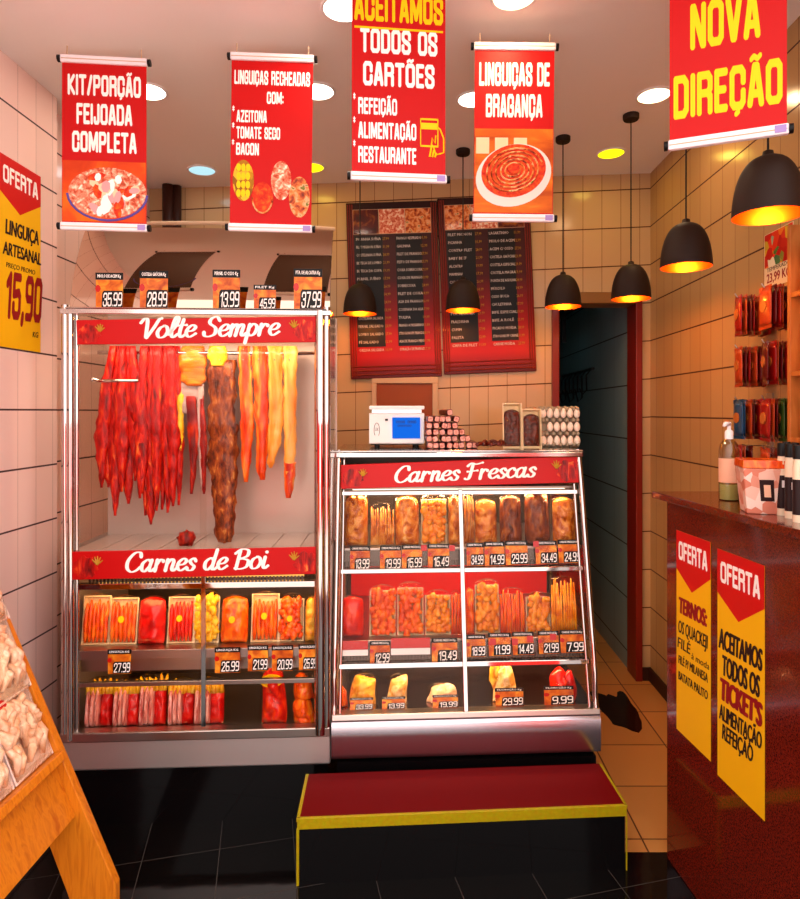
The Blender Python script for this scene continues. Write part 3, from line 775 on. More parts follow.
# red title panels
def title(fr, root, pts, d0, word, tp0, tp1, xh):
    o = quad(fr, pts, d0-.012, d0, root, 'title_panel', 'header_red', .002)
    c = [fr.L(px, py, d0-.012) for px, py in pts]
    dd = c[0].y
    sl = fr.sl
    if sl:   # lean the lettering with the panel
        hold = bpy.data.objects.new('x', None)
    a, b = fr.L(*tp0, d0-.0122), fr.L(*tp1, d0-.0122)
    br = brush('brush_lettering', word, 'print_white', root, (a.x, a.z), (b.x, b.z), xh, y=-.0004)
    for v in br.data.vertices: v.co.y += (d0-.0123)+sl*v.co.z
    for s in (0, 1):
        u0 = c[0] if s == 0 else c[1]; u1 = c[3] if s == 0 else c[2]
        hh = (u1.z-u0.z); sg = 1 if s == 0 else -1
        mb = MB(); cx = u0.x+sg*hh*.5; cz = u0.z+hh*.45; q = 26
        poly = [(cx+hh*.42*math.cos(2*PI*k/q)*(1+.18*math.sin(k*2.3)), cz+hh*.38*math.sin(2*PI*k/q)*(1+.15*math.cos(k*1.7))) for k in range(q)]
        mb.prism(poly, -.0012, .0006)
        for v in mb.V: v.y += (d0-.0124)+sl*v.z
        mb.build('meat_picture', 'beef', root)
        mb = MB()
        for k in range(5):
            a = .5+k*.5
            mb.tube([(cx+sg*hh*.42, -.001, cz+hh*.1), (cx+sg*hh*.42+hh*.22*math.cos(a), -.001, cz+hh*.1+hh*.3*math.sin(a))], [.004, .0015], 6)
        for v in mb.V: v.y += (d0-.0128)+sl*v.z
        mb.build('leaf_picture', 'leaf_gold', root)
title(A, T, [(77, 344.5), (318, 342), (320, 316), (76, 320)], 0, 'Volte Sempre', (141, 338), (279, 335), .040)
title(A, T, [(71, 580), (319, 574), (319, 547), (71, 552)], 0, 'Carnes de Boi', (127, 572), (268, 568), .040)
# glass
q = [(80, 549), (204, 546), (204, 344), (80, 345)]
for nm, pts, d in (('front_glass', [(80, 550), (206, 547), (206, 343), (80, 345)], .010), ('front_glass', [(200, 548), (318, 546), (318, 342), (200, 344)], .018),
                   ('front_glass', [(78, 729), (206, 726), (206, 577), (78, 580)], .010), ('front_glass', [(200, 727), (318, 724), (318, 575), (200, 578)], .018)):
    quad(A, pts, d, d+.004, T, nm, 'glass')
quad(A, [(201, 727), (205.5, 727), (205.5, 577), (201, 577)], .004, .010, T, 'pane_edge', 'chrome', .001)
# top ledge and curved mirror hood
mb = MB().box((.0, -.02, ztop-.022), (WA+.002, .05, ztop-.004)).box((.02, -.026, ztop-.004), (WA-.01, .05, ztop))
mb.build('top_ledge', 'steel', T, bevel=.002)
prof = []
hy, hz_ = .050, ztop
for k in range(18):
    prof.append((hy, hz_))
    a = math.radians(9+26*k/17); hy += .0213*math.sin(a); hz_ += .0213*math.cos(a)
mb = MB(); n = len(prof)
rings = []
for x in (0.0, WA-.006):
    rings.append([Vector((x, y, z)) for y, z in prof]+[Vector((x, y+.008, z-.004)) for y, z in prof[::-1]])
mb.ring(rings)
mb.build('curved_mirror_hood', 'mirror', T, smooth='auto')
MB().tube([(x, prof[-1][0]+.003, prof[-1][1]+.003+.016*math.sin(PI*x/WA)) for x in [WA*k/10 for k in range(11)]], .0075, 8).build('hood_edge', 'beige', T, smooth=True)
MB().tube([(.05, .16, zA(353, .16)), (WA-.05, .16, zA(353, .16))], .007, 10).tube([(.09, .02, zA(381, .1)), (.09, .3, zA(381, .1))], .006, 10).tube([(.07, .10, zA(381, .1)), (.22, .10, zA(381, .1))], .006, 10).build('hanging_rail', 'chrome', T, smooth=True)
MB().tube([(.1, .04, zA(333)), (WA-.1, .04, zA(333))], .008, 10).build('light_tube', 'tube', T)
MB().tube([(.1, .06, zA(586)+.02), (WA-.1, .06, zA(586)+.02)], .006, 10).build('light_tube', 'tube_warm', T)
MB().tube([(.1, .08, ZM-.022), (WA-.1, .08, ZM-.022)], .006, 10).build('light_tube', 'tube_warm', T)
area('cabinet_lamp', A.W((WA/2, .05, zA(338))), .8, CAB_W, '#ffdcb8', (math.radians(35), 0, A.yaw), .05)
area('cabinet_lamp', A.W((WA/2, .05, zA(587))), .8, CAB_W*.6, '#ffc078', (math.radians(35), 0, A.yaw), .04)
area('cabinet_lamp', A.W((WA/2, .06, ZM-.03)), .8, CAB_W*.45, '#ffc078', (math.radians(30), 0, A.yaw), .04)

# price cards on the ledge
ztl = ztop
for i, (p0, p1, pt, pr_, hd, dsc) in enumerate([(96, 123, 273, '35.99', 'MIOLO DE ACEM Kg', 'first from the left'), (140, 168, 271, '28.99', 'COSTELA GAÚCHA Kg', 'second from the left'), (213, 240, 270, '13.99', 'PERNIL C/ OSSO Kg', 'left of the small card'),
                                       (254, 276, 285, '45.99', 'FILET Kg', 'smallest of the row'), (294, 322, 269, '37.99', 'PTA. DE ALCATRA Kg', 'at the right end')]):
    d = .0 + .012
    a, b = A.L(p0, 305, d), A.L(p1, pt, d)
    price_card('price card %s on the ledge over Volte Sempre, %s' % (pr_, dsc), A, ((a.x+b.x)/2, d, ztl), b.x-a.x, b.z-ztl, pr_, hd, group='price cards on the tall cabinet ledge')
for i, (p0, p1, pt, pb, pr_) in enumerate([(108, 131, 649, 674, '27.99'), (215, 240, 647, 673, '26.99'), (248, 268, 645, 671, '21.99'), (272, 293, 645, 671, '20.99'), (299, 317, 644, 670, '25.99')]):
    d = .004
    a, b = A.L(p0, pb, d), A.L(p1, pt, d)
    price_card('price card %s under the sausage shelf of the tall cabinet' % pr_, A, ((a.x+b.x)/2, d, a.z), b.x-a.x, b.z-a.z, pr_, 'LINGUIÇA KG', group='price cards under the tall cabinet shelf')

# ---- hanging meat
def strip(mb, fr, px, d, th, seed, amp=.2, m=0, nx=14):
    """px: list of (py, px_left, px_right); a lumpy hanging strip"""
    rings = []; n = 48
    ys = [p[0] for p in px]
    for j in range(n+1):
        y = ys[0]+(ys[-1]-ys[0])*j/n
        for k in range(len(px)-1):
            if px[k][0] <= y <= px[k+1][0]: break
        u = (y-px[k][0])/(px[k+1][0]-px[k][0]); u = u*u*(3-2*u)
        l = px[k][1]+(px[k+1][1]-px[k][1])*u; r = px[k][2]+(px[k+1][2]-px[k][2])*u
        pl, pr_ = fr.L(l, y, d), fr.L(r, y, d); c = (pl+pr_)/2; hw = (pr_.x-pl.x)/2
        t = min(th, hw*1.1)*(1 if 1 < j < n-1 else .5)
        rr = []
        for q in range(nx):
            a = 2*PI*q/nx
            nz = 1+amp*noise.noise(Vector((math.cos(a)*1.3+seed, math.sin(a)*1.3, c.z*26)))*1.6+amp*.7*noise.noise(Vector((math.cos(a)*4+seed, math.sin(a)*4, c.z*60)))
            rr.append(Vector((c.x+hw*math.cos(a)*nz, c.y+t*math.sin(a)*nz, c.z)))
        rings.append(rr)
    return mb.ring(rings, m, True)
def hung(name, label, parts, hookpx, group=None):
    c = A.L(hookpx, 352, .16)
    t = thing(name, label, 'meat', A.W(c), A.yaw, group)
    for nm, mt, lst in parts:
        for (px, d, th, sd) in lst:
            mb = strip(MB(), A, px, d, th, sd)
            for v in mb.V: v -= c
            mb.build(nm, mt, t, smooth=True)
    mb = MB().tube([(0, -.010, .008), (0, 0, .016), (0, .012, .006), (0, .01, -.02), (0, -.004, -.04), (0, -.016, -.028)], .0022, 6)
    mb.build('hook', 'chrome', t, smooth=True)
    return t
rr = random.Random(4)
def bunch(n, x0, x1, t0, t1, yb, seed):
    out = []; q = random.Random(seed)
    for k in range(n):
        u = (k+.5)/n; x = x0+(x1-x0)*u; xt = t0+(t1-t0)*u; y = yb(u)+q.uniform(-16, 12); hw = (x1-x0)/n*.95; ht = (t1-t0)/n*1.0
        xm_ = xt*.45+x*.55
        out.append(([(346, xt-ht, xt+ht), (395, xm_-hw*.9-q.uniform(0, 2), xm_+hw*.9), (440, x-hw-q.uniform(0, 2), x+hw+q.uniform(0, 2)), (y-34, x-hw*.8, x+hw*.9), (y-14, x-hw*.45+q.uniform(-2, 2), x+hw*.6), (y, x-1, x+1.5)],
                    .150+.010*((k*2) % 3), .012+.004*(k % 2), seed+k*3.7))
    return out
hung('hanging_beef', 'bright red bunch of cut beef strips hanging at far left of the tall cabinet', [('beef_strip', 'beef', bunch(7, 98, 145, 111, 134, lambda u: 470+34*math.sin(PI*(.25+.6*u)), 3))], 123)
hung('hanging_beef', 'long red bunch of cut beef strips hanging second from left, reaching lowest', [('beef_strip', 'beef', bunch(8, 137, 181, 142, 178, lambda u: 478+46*math.sin(PI*(.15+.62*u)), 41))], 158)
hung('hanging_pork_offal', 'orange fat slab with greyish strips hanging under it, beside the red bunches', [
    ('fat_slab', 'slab_orange', [([(346, 182, 203), (362, 179, 206), (380, 180, 207), (386, 186, 202)], .165, .016, 3)]),
    ('yellow_strip', 'yellow_fat', [([(392, 176, 184), (430, 173, 184), (466, 173, 180), (470, 175, 178)], .165, .010, 5)]),
    ('grey_strip', 'grey_skin', [([(382, 179, 196), (396, 176, 200), (410, 180, 190), (414, 183, 187)], .17, .010, 6), ([(384, 198, 204), (420, 196, 204), (480, 200, 204), (492, 201, 203)], .168, .008, 16)]),
    ('red_strip', 'beef_dark', [([(396, 186, 196), (430, 188, 199), (470, 190, 196), (494, 190, 193)], .163, .009, 7), ([(396, 199, 204), (440, 200, 207), (488, 202, 206), (494, 203, 205)], .165, .008, 8), ([(400, 169, 174), (460, 168, 174), (500, 169, 172)], .17, .008, 9)])], 192)
hung('hanging_dried_beef', 'long brown dried meat slab with yellow fat top hanging mid cabinet', [
    ('dried_slab', 'dried', [([(360, 209, 236), (400, 208, 236), (450, 208, 238), (500, 213, 236), (530, 215, 234), (545, 219, 231)], .17, .016, 11)]),
    ('fat_top', 'yellow_fat', [([(346, 209, 226), (356, 208, 228), (366, 211, 224)], .158, .012, 12)])], 221)
for i, (lab, mt, px) in enumerate([
    ('narrow orange red bacon strip right of the brown dried slab', 'bacon_red', [(346, 238, 250), (380, 239, 252), (430, 241, 254), (460, 241, 251), (482, 244, 248)]),
    ('orange red bacon strip with red end, third strip from the cabinet right column', 'bacon_red', [(346, 252, 267), (400, 254, 268), (440, 256, 268), (466, 256, 267), (480, 260, 265)]),
    ('pale yellow bacon slab, second from the cabinet right column', 'bacon_pale', [(346, 268, 282), (400, 269, 283), (440, 268, 282), (462, 267, 275), (468, 269, 272)]),
    ('longest pale yellow bacon slab with reddish tip, nearest the cabinet right column', 'bacon_pale', [(346, 283, 297), (400, 283, 297), (450, 284, 296), (480, 285, 294), (497, 287, 290)])]):
    m_ = (px[0][1]+px[0][2])/2
    parts = [('bacon_slab', mt, [(px, .16, .013, 60+i*5)])]
    if i == 3: parts.append(('red_tip', 'bacon_red', [([(462, 284, 296), (482, 284, 294.5), (498, 286, 291)], .158, .0125, 77)]))
    hung('hanging_bacon', lab, parts, m_, 'bacon strips hanging in the tall cabinet')
c = A.L(190, 545, .16)
o = MB().ball((0, 0, .022), .032, .03, .03, seg=16, rg=12, nz=.35, ns=30, seed=3).build('beef_chunk', 'beef_dark', None, smooth=True)
o.location = A.W((c.x, .12, zf2t-.008)); tag(o, 'red beef chunk lying on the cabinet floor under the hanging meat', 'meat')

# ---- packs on the middle shelf
SH = [(80, 109, 595, 'links', 'sausage', None, 'plain orange sausage'), (107, 137, 597, 'links', 'sausage', 'yellow_ink', 'small labelled orange sausage'), (136, 166, 598, 'pouch', 'raw_red', None, 'glossy bright red meat'),
      (166, 194, 596, 'links', 'sausage_red', 'yellow_ink', 'red sausage'), (193, 219, 594, 'pieces', 'yellow_fat', None, 'yellow meat piece'), (219, 249, 597, 'pouch', 'sausage', 'yellow_ink', 'orange red meat'),
      (250, 279, 593, 'links', 'sausage', 'yellow_ink', 'upright slim orange sausage'), (278, 304, 596, 'pieces', 'sausage', 'yellow_ink', 'orange meat piece'), (304, 318, 598, 'pouch', 'yellow_bag', None, 'narrow yellow')]
for i, (p0, p1, pt, kind, mt, bd, dsc) in enumerate(SH):
    d = .075
    x0, x1 = A.xa(p0, ZM, d), A.xa(p1, ZM, d); ht = A.L((p0+p1)/2, pt, d+.03).z-ZM
    pack('sausage_pack', '%s pack, %s from left on the tall cabinet shelf' % (dsc, ORD[i]), 'meat pack', A, ((x0+x1)/2, d, ZM+.001), (x1-x0)*.96, ht, kind, 'packs on the tall cabinet shelf', .16, 0, 20+i, mt, badge=bd)
SL = [(84, 112), (112, 139), (138, 166), (167, 194), (193, 224)]
for i, (p0, p1) in enumerate(SL):
    d = .075
    x0, x1 = A.xa(p0, ZL, d), A.xa(p1, ZL, d); ht = A.L((p0+p1)/2, 680 if i != 2 else 676, d+.02).z-ZL
    pack('sliced_pork_pack', 'pack of pink sliced pork with red side, %s from left on the cabinet bottom' % ORD[i], 'meat pack', A, ((x0+x1)/2, d, ZL+.001), (x1-x0)*.98, ht, 'slices', 'pink slice packs on the cabinet bottom', .2, .1, 50+i)
for i, (p0, p1, pt, zz, dd, lab) in enumerate([(257, 288, 668, 0, .07, 'tall bag of orange red sausage meat with a yellow top on the cabinet bottom'), (290, 318, 700, 0, .06, 'round bag of orange meat on the cabinet bottom, lower of two by the column'),
                                           (292, 317, 676, 1, .07, 'upper bag of orange meat stacked by the cabinet right column')]):
    x0, x1 = A.xa(p0, ZL, dd), A.xa(p1, ZL, dd)
    z0 = ZL+.001+(.085 if zz else 0)
    ht = A.L((p0+p1)/2, pt, dd).z-z0
    t = pack('sausage_meat_bag', lab, 'meat bag', A, ((x0+x1)/2, dd, z0), (x1-x0)*.86, max(ht, .07), 'bag', 'orange meat bags on the cabinet bottom', .06, 0, 70+i, 'sausage_red' if i == 0 else 'sausage')
    if i == 0: MB().prism([(.04*math.cos(a), .16+.022*math.sin(a)) for a in [2*PI*k/16 for k in range(16)]], -.036, -.026).build('oval_label', 'yellow_ink', t)

# ==================================================================== slanted cabinet
B = Frame(-.322, 2.200, .055, .245)
WB = .965
U = thing('slanted_display_cabinet', 'slant fronted steel and glass meat cabinet with a red Carnes Frescas panel', 'display cabinet', B.o, B.yaw)
yf = lambda z, d=0: d+.245*z
ZB0, ZB1, ZTOP = .215, .362, 1.30
DB = .80
MB().box((.02, yf(.1)+.04, .0), (WB-.02, DB-.03, ZB0)).build('plinth', 'plinth', U)
def sl(z0, z1, x0, x1, d0, d1, name, mt, bevel=0):
    q0 = [(x0, yf(z0, d0), z0), (x1, yf(z0, d0), z0), (x1, yf(z1, d0), z1), (x0, yf(z1, d0), z1)]
    q1 = [(x, y+(d1-d0), z) for x, y, z in q0]
    return MB().hexa([Vector(p) for p in q0], [Vector(p) for p in q1]).build(name, mt, U, bevel=bevel)
mb = MB(); prof = [(.10, ZB0), (.072, ZB0+.012), (.070, .26), (.070, .30), (.071, ZB1-.022), (.075, ZB1-.012), (.084, ZB1-.004), (.10, ZB1), (DB, ZB1), (DB, ZB0)]
mb.prismx(prof, 0, WB).build('base_panel', 'base_steel2', U, smooth='auto')
sl(ZB1-.004, ZB1+.016, 0, WB, -.014, .03, 'bottom_rail', 'brushed', .003)
# end panels with the kinked outline
def endp(x0, x1, mt, nm):
    pr_ = [(yf(ZTOP, -.01), ZTOP), (yf(1.2, -.02), 1.2), (yf(.58, -.022), .58), (yf(.5, -.02), .5), (yf(.40, .0), .42), (yf(ZB1, -.004), ZB1), (yf(ZB1, .03), ZB1-.01), (DB, ZB1-.01), (DB, ZTOP)]
    o = MB().prismx([(y, z) for y, z in pr_], x0, x1).build(nm, mt, U, bevel=.003); return o
endp(WB-.006, WB+.0, 'glass', 'end_glass'); endp(0, .006, 'liner_dark', 'end_panel')
for x, nm in ((.008, 'l'), (WB-.012, 'r')):
    mb = MB()
    pts = [(x, yf(z, o), z) for z, o in ((ZTOP, -.006), (1.2, -.014), (.9, -.018), (.6, -.02), (.5, -.02), (.42, .0), (ZB1, .0))]
    mb.tube(pts, .0105, 12)
    xi = x+(.02 if nm == 'l' else -.022)
    mb.tube([(xi, yf(z, .006), z) for z in (ZTOP-.02, 1.0, .7, ZB1)], .006, 10)
    mb.build('corner_column', 'chrome', U, smooth='auto')
MB().box((.006, DB-.012, ZB1), (WB-.006, DB, ZTOP-.02)).build('back_panel', 'dark_steel', U)
MB().box((.006, .15, ZB1-.012), (WB-.006, DB-.012, ZB1-.002)).build('cabinet_floor', 'brushed', U)
# top
mb = MB().box((-.004, yf(ZTOP)-.03, ZTOP-.028), (WB+.002, DB, ZTOP-.008)).box((-.008, yf(ZTOP)-.022, ZTOP-.008), (WB+.006, DB+.005, ZTOP))
mb.build('top_plate', 'steel', U, bevel=.004)
title(B, U, [(341, 489), (581, 482.5), (579, 456), (341, 465)], -.004, 'Carnes Frescas', (396, 482.5), (536, 476.5), .036)
ZR1, ZR2, ZR3 = .93, .605, .364
for z, nm in ((ZR1, 'upper_shelf'), (ZR2, 'middle_shelf')):
    MB().box((.012, yf(z, .03), z-.010), (WB-.012, DB-.02, z)).build(nm, 'brushed', U, bevel=.002)
    mb = MB(); z0, z1 = z-.066, z-.008
    q0 = [Vector(p) for p in ((.03, yf(z0, .028), z0), (WB-.03, yf(z0, .028), z0), (WB-.03, yf(z1, .028), z1), (.03, yf(z1, .028), z1))]
    mb.hexa(q0, [p+Vector((0, .006, 0)) for p in q0])
    for k in range(76):
        x = .036+k*.0118; mb.box((x, yf(z0, .024), z0), (x+.004, yf(z0, .032), z0+.02))
    mb.build('price_strip', 'dark_steel', U)
    sl(z-.086, z-.068, .02, WB-.02, .0, .03, 'shelf_rail', 'chrome', .003)
sl(1.128, 1.146, .02, WB-.02, .0, .03, 'upper_rail', 'chrome', .003)
MB().box((.02, yf(1.17, .03), 1.148), (WB-.02, DB-.02, 1.156)).build('canopy_shelf', 'liner_dark', U)
mb = MB().box((.03, DB-.05, ZR2+.002), (WB-.03, DB-.045, ZR2+.235)); mb.build('red_backdrop', 'red_paper', U)
for z in (1.140, ZR1-.03, ZR2-.03):
    MB().tube([(.06, yf(z, .06), z), (WB-.06, yf(z, .06), z)], .006, 8).build('light_tube', 'tube', U)
    area('cabinet_lamp', B.W((WB/2, yf(z, .05), z-.012)), .85, CAB2_W, '#ffd098', (math.radians(35), 0, B.yaw), .04)
# glass in two panes with a bright post between
xm = B.xa(463, .75, 0)
for x0, x1, d in ((.02, xm+.004, .006), (xm-.004, WB-.02, .012)):
    sl(ZB1+.014, 1.13, x0, x1, d, d+.004, 'front_glass', 'glass')
sl(ZB1+.014, 1.15, xm-.008, xm+.008, -.010, .004, 'pane_post', 'chrome', .002)

def onshelf(p0, p1, pt, z, d):
    x0, x1 = B.xa(p0, z, d), B.xa(p1, z, d)
    ht = B.L((p0+p1)/2, pt, d+.01).z-z
    return x0, x1, ht
R1 = [(343, 369, 495, 'pouch', 'mince', 'pouch of browned curly mince'), (370, 394, 503, 'sticks', 'mince', 'pack of thin pale strips'), (394, 420, 497, 'pouch', 'mince', 'tall rounded pouch of light mince'), (421, 447, 496, 'pieces', 'chicken', 'flat pack of golden pieces'), (448, 461, 496, 'pouch', 'mince', 'narrow pouch'),
      (464, 474, 493, 'sticks', 'mince', 'slim pack'), (474, 498, 500, 'pouch', 'mince', 'pouch with a dipped top edge'), (499, 523, 496, 'pouch', 'dried', 'darker brown pouch of coarse mince'), (524, 551, 493, 'pouch', 'dried', 'largest brown pouch of coarse mince'), (552, 577, 498, 'pouch', 'mince', 'golden pouch at the right end')]
for i, (p0, p1, pt, kind, mt, dsc) in enumerate(R1):
    d = .075; x0, x1, ht = onshelf(p0, p1, pt, ZR1, d)
    pack('minced_meat_pack', '%s, %s from left on the slanted cabinet top shelf' % (dsc, ORD[i]), 'meat pack', B, ((x0+x1)/2, yf(ZR1, d), ZR1+.001), (x1-x0)*.97, ht, kind, 'packs on the upper shelf of the slanted cabinet', .12, 0, 100+i, mt)
R2 = [(338, 365, 596, 'pouch', 'sausage_red', 'red orange pouch'), (369, 396, 586, 'pieces', 'sausage', 'bag of knobbly orange pieces'), (397, 424, 583, 'pieces', 'sausage', 'bag of red orange pieces'), (425, 451, 591, 'pieces', 'chicken', 'flat bag of orange pieces'), (451, 461, 590, 'sticks', 'sausage', 'narrow orange pack'),
      (465, 475, 588, 'pouch', 'sausage', 'narrow orange pouch'), (475, 500, 580, 'pieces', 'chicken', 'tall pack of yellow pieces'), (500, 525, 587, 'sticks', 'sausage', 'pack of long orange strips'), (526, 551, 593, 'pieces', 'chicken', 'low pack of orange cubes'), (551, 577, 575, 'sticks', 'chicken', 'tallest bundle of thin strips')]
for i, (p0, p1, pt, kind, mt, dsc) in enumerate(R2):
    d = .075; x0, x1, ht = onshelf(p0, p1, pt, ZR2, d)
    pack('seasoned_meat_pack', '%s, %s from left on the slanted cabinet middle shelf' % (dsc, ORD[i]), 'meat pack', B, ((x0+x1)/2, yf(ZR2, d), ZR2+.001), (x1-x0)*.97, ht, kind, 'packs on the middle shelf of the slanted cabinet', .12, 0, 130+i, mt)
R3 = [(337, 349, 686, 'sausage', 'narrow orange bag with a yellow top at the far left of the bottom shelf'), (349, 380, 671, 'yellow_bag', 'plump yellow bag behind the 33.99 card'), (386, 410, 671, 'cream_bag', 'pointed beige bag behind the 13.99 card'), (424, 458, 682, 'pale_meat', 'low pale bag behind the 19.99 card on the bottom shelf'),
      (489, 517, 664, 'cream_bag', 'cream bag with a yellow leaning top behind the 29.99 card'), (547, 573, 668, 'sausage_red', 'orange and red bag behind the 9.99 card')]
for i, (p0, p1, pt, mt, dsc) in enumerate(R3):
    d = .10; x0, x1, ht = onshelf(p0, p1, pt, ZR3, d)
    t = pack('filled_bag', dsc, 'meat bag', B, ((x0+x1)/2, yf(ZR3, d), ZR3-.001), (x1-x0)*.9, ht*1.02, 'bag', 'bags on the bottom shelf of the slanted cabinet', .05, .2*(i % 3-1), 160+i, mt)
    if i == 4:
        MB().ball((-.03, -.0, ht*.8), .022, .02, .05, seg=12, rg=8, nz=.2, seed=4).build('yellow_end', 'yellow_bag', t, smooth=True)
    if i == 5:
        MB().ball((.03, -.012, ht*.45), .03, .03, .06, seg=12, rg=8, nz=.2, seed=8).build('red_end', 'raw_red', t, smooth=True)
lean = -math.atan(.245)
def tags(lst, grp, where, d=-.004):
    for (p0, p1, pt, pb, pr_) in lst:
        a, b = B.L(p0, pb, d+.018), B.L(p1, pt, d+.018)
        price_card('price card %s %s' % (pr_, where if not where.endswith('%') else where[:-1]), B, ((a.x+b.x)/2, a.y, a.z), b.x-a.x, (b.z-a.z), pr_, 'CARNE FRESCA Kg', lean, grp)
tags([(350, 370, 545.5, 570, '13.99'), (380, 401, 545, 570, '19.99'), (402, 422, 544, 569, '15.99'), (428, 449, 543, 568, '16.49'), (467, 483, 542, 566, '34.99'), (485, 504, 541, 566, '14.99'), (506, 527, 540, 565, '29.99'), (536, 556, 540, 564, '34.49'), (559, 579, 539, 563, '24.99')],
     'price cards under the upper shelf', 'hanging under the upper shelf of the slanted cabinet')
tags([(370, 390, 640, 664, '12.99'), (432, 457, 637, 662, '19.49'), (467, 485, 634, 657, '18.99'), (489, 510, 632, 656, '11.99'), (513, 533, 631, 655, '14.49'), (539, 558, 630, 654, '21.99'), (561, 583, 629, 653, '7.99')],
     'price cards under the middle shelf', 'hanging under the middle shelf of the slanted cabinet')
def tags3():
    for (p0, p1, pt, pb, pr_) in [(350, 373, 697, 722, '33.99'), (382, 405, 696, 721, '13.99'), (433, 458, 694, 719, '19.99'), (496, 523, 687, 716, '29.99'), (545, 573, 685, 713, '9.99')]:
        d = .021; a, b = B.L(p0, pb, d), B.L(p1, pt, d); zz = ZB1+.0165
        price_card('price card %s standing on the bottom shelf of the slanted cabinet' % pr_, B, ((a.x+b.x)/2, yf(zz, d), zz), b.x-a.x, b.z-zz, pr_, 'PROMOÇÃO Kg', lean, 'price cards on the bottom shelf')
tags3()
# red and white strips clipped on the shelf fronts
for i, (p0, p1, pt, pb, lab) in enumerate([(339, 368, 640, 656, 'red and white strip clipped under the middle shelf, left end'), (391, 430, 637, 655, 'longer red and white strip clipped under the middle shelf, left of the post')]):
    a, b = B.L(p0, pb, .014), B.L(p1, pt, .014); w = b.x-a.x; hh = b.z-a.z
    t = thing('shelf_strip', lab, 'shelf strip', B.W(((a.x+b.x)/2, a.y, a.z)), (lean, 0, B.yaw), 'red strips on the middle shelf')
    MB().box((-w/2, -.002, hh*.4), (w/2, 0, hh)).build('red_band', 'plastic_red', t); MB().box((-w/2, -.002, 0), (w/2, 0, hh*.38)).build('white_band', 'white', t)
for i, (px, py) in enumerate([(452, 547), (515, 641), (493, 641), (536, 543), (424, 547), (530, 638), (553, 636)]):
    a = B.L(px, py+4, .012)
    o = MB().box((-.011, -.003, 0), (.011, 0, .022)).build('price_clip', 'plastic_red', None)
    o.location = B.W(a); o.rotation_euler = (lean, 0, B.yaw)
    tag(o, 'small red clip %s' % ('under the upper shelf just left of the chrome post', 'under the middle shelf between the 11.99 and 14.49 cards', 'under the middle shelf left of the 11.99 card', 'under the upper shelf left of the 34.49 card', 'under the upper shelf left of the 16.49 card', 'under the middle shelf right of the 14.49 card', 'under the middle shelf at the 21.99 card')[i], 'clip', 'red shelf clips')

# ---- things on top of the slanted cabinet
def ontop(px, y): return B.xa(px, 0, y)
def top_loc(px, y):
    k = (px-CX)/F; c, n = math.cos(B.yaw), math.sin(B.yaw)
    x = (k*(B.o.y+y*c)-B.o.x+y*n)/(c-k*n); return Vector((x, y, ZTOP))
def mpx(y, x): return F/(B.W((x, y, ZTOP)).y)      # pixels per metre there
y = .50; l0, l1 = top_loc(369, y), top_loc(424.5, y); s = mpx(y, l0.x)
w = l1.x-l0.x; hh = 42/s
S = thing('weighing_scale', 'white weighing scale with a blue lit display on the slanted cabinet', 'scale', B.W((l0+l1)/2), B.yaw)
for k in (-1, 1):
    for j in (0, 1): MB().lathe([(.010, 0), (.011, .016)], 12, (k*w*.36, .03+j*.16, 0), caps=True).build('foot', 'black', S)
MB().box((-w*.47, .012, .012), (w*.47, .2, .03)).build('underbody', 'black', S)
MB().prismx([(.0, .02), (.005, .016), (.21, .016), (.215, .022), (.205, hh*.80), (.2, hh*.83), (.02, hh*.83), (.012, hh*.80)], -w/2, w/2).build('housing', 'white', S, bevel=.005)
MB().box((-w*.45, .02, hh*.83), (w*.45, .19, hh*.91)).build('platter_support', 'steel', S)
MB().box((-w*.5, .0, hh*.91), (w*.5, .215, hh)).build('platter', 'white', S, bevel=.004)
def sy(z): return .012*z/(hh*.8)-.0018
q = MB().box((-w*.08, -.001, hh*.22), (w*.42, .012, hh*.72)).build('display_screen', 'lcd', S)
txt('display_digits', '0000  0000', 'lcd_ink', S, w*.17, hh*.58, .012, w*.36, y=-.0016, bold=.02)
txt('display_digits', '000000', 'lcd_ink', S, w*.14, hh*.50, .009, w*.25, y=-.0016, bold=.02)
q = MB(); q.tube([(-w*.36+w*.05*math.cos(a), .004, hh*.42+hh*.17*math.sin(a)) for a in [2*PI*k/20 for k in range(21)]], .0012, 6); q.build('logo_ring', 'grey_plastic', S)
txt('logo_mark', 'UX', 'grey_plastic', S, -w*.36, hh*.40, .014, w*.06, y=.003, bold=0)
MB().box((-w*.21, .004, hh*.64), (-w*.16, .012, hh*.69)).build('sensor', 'grey_plastic', S)

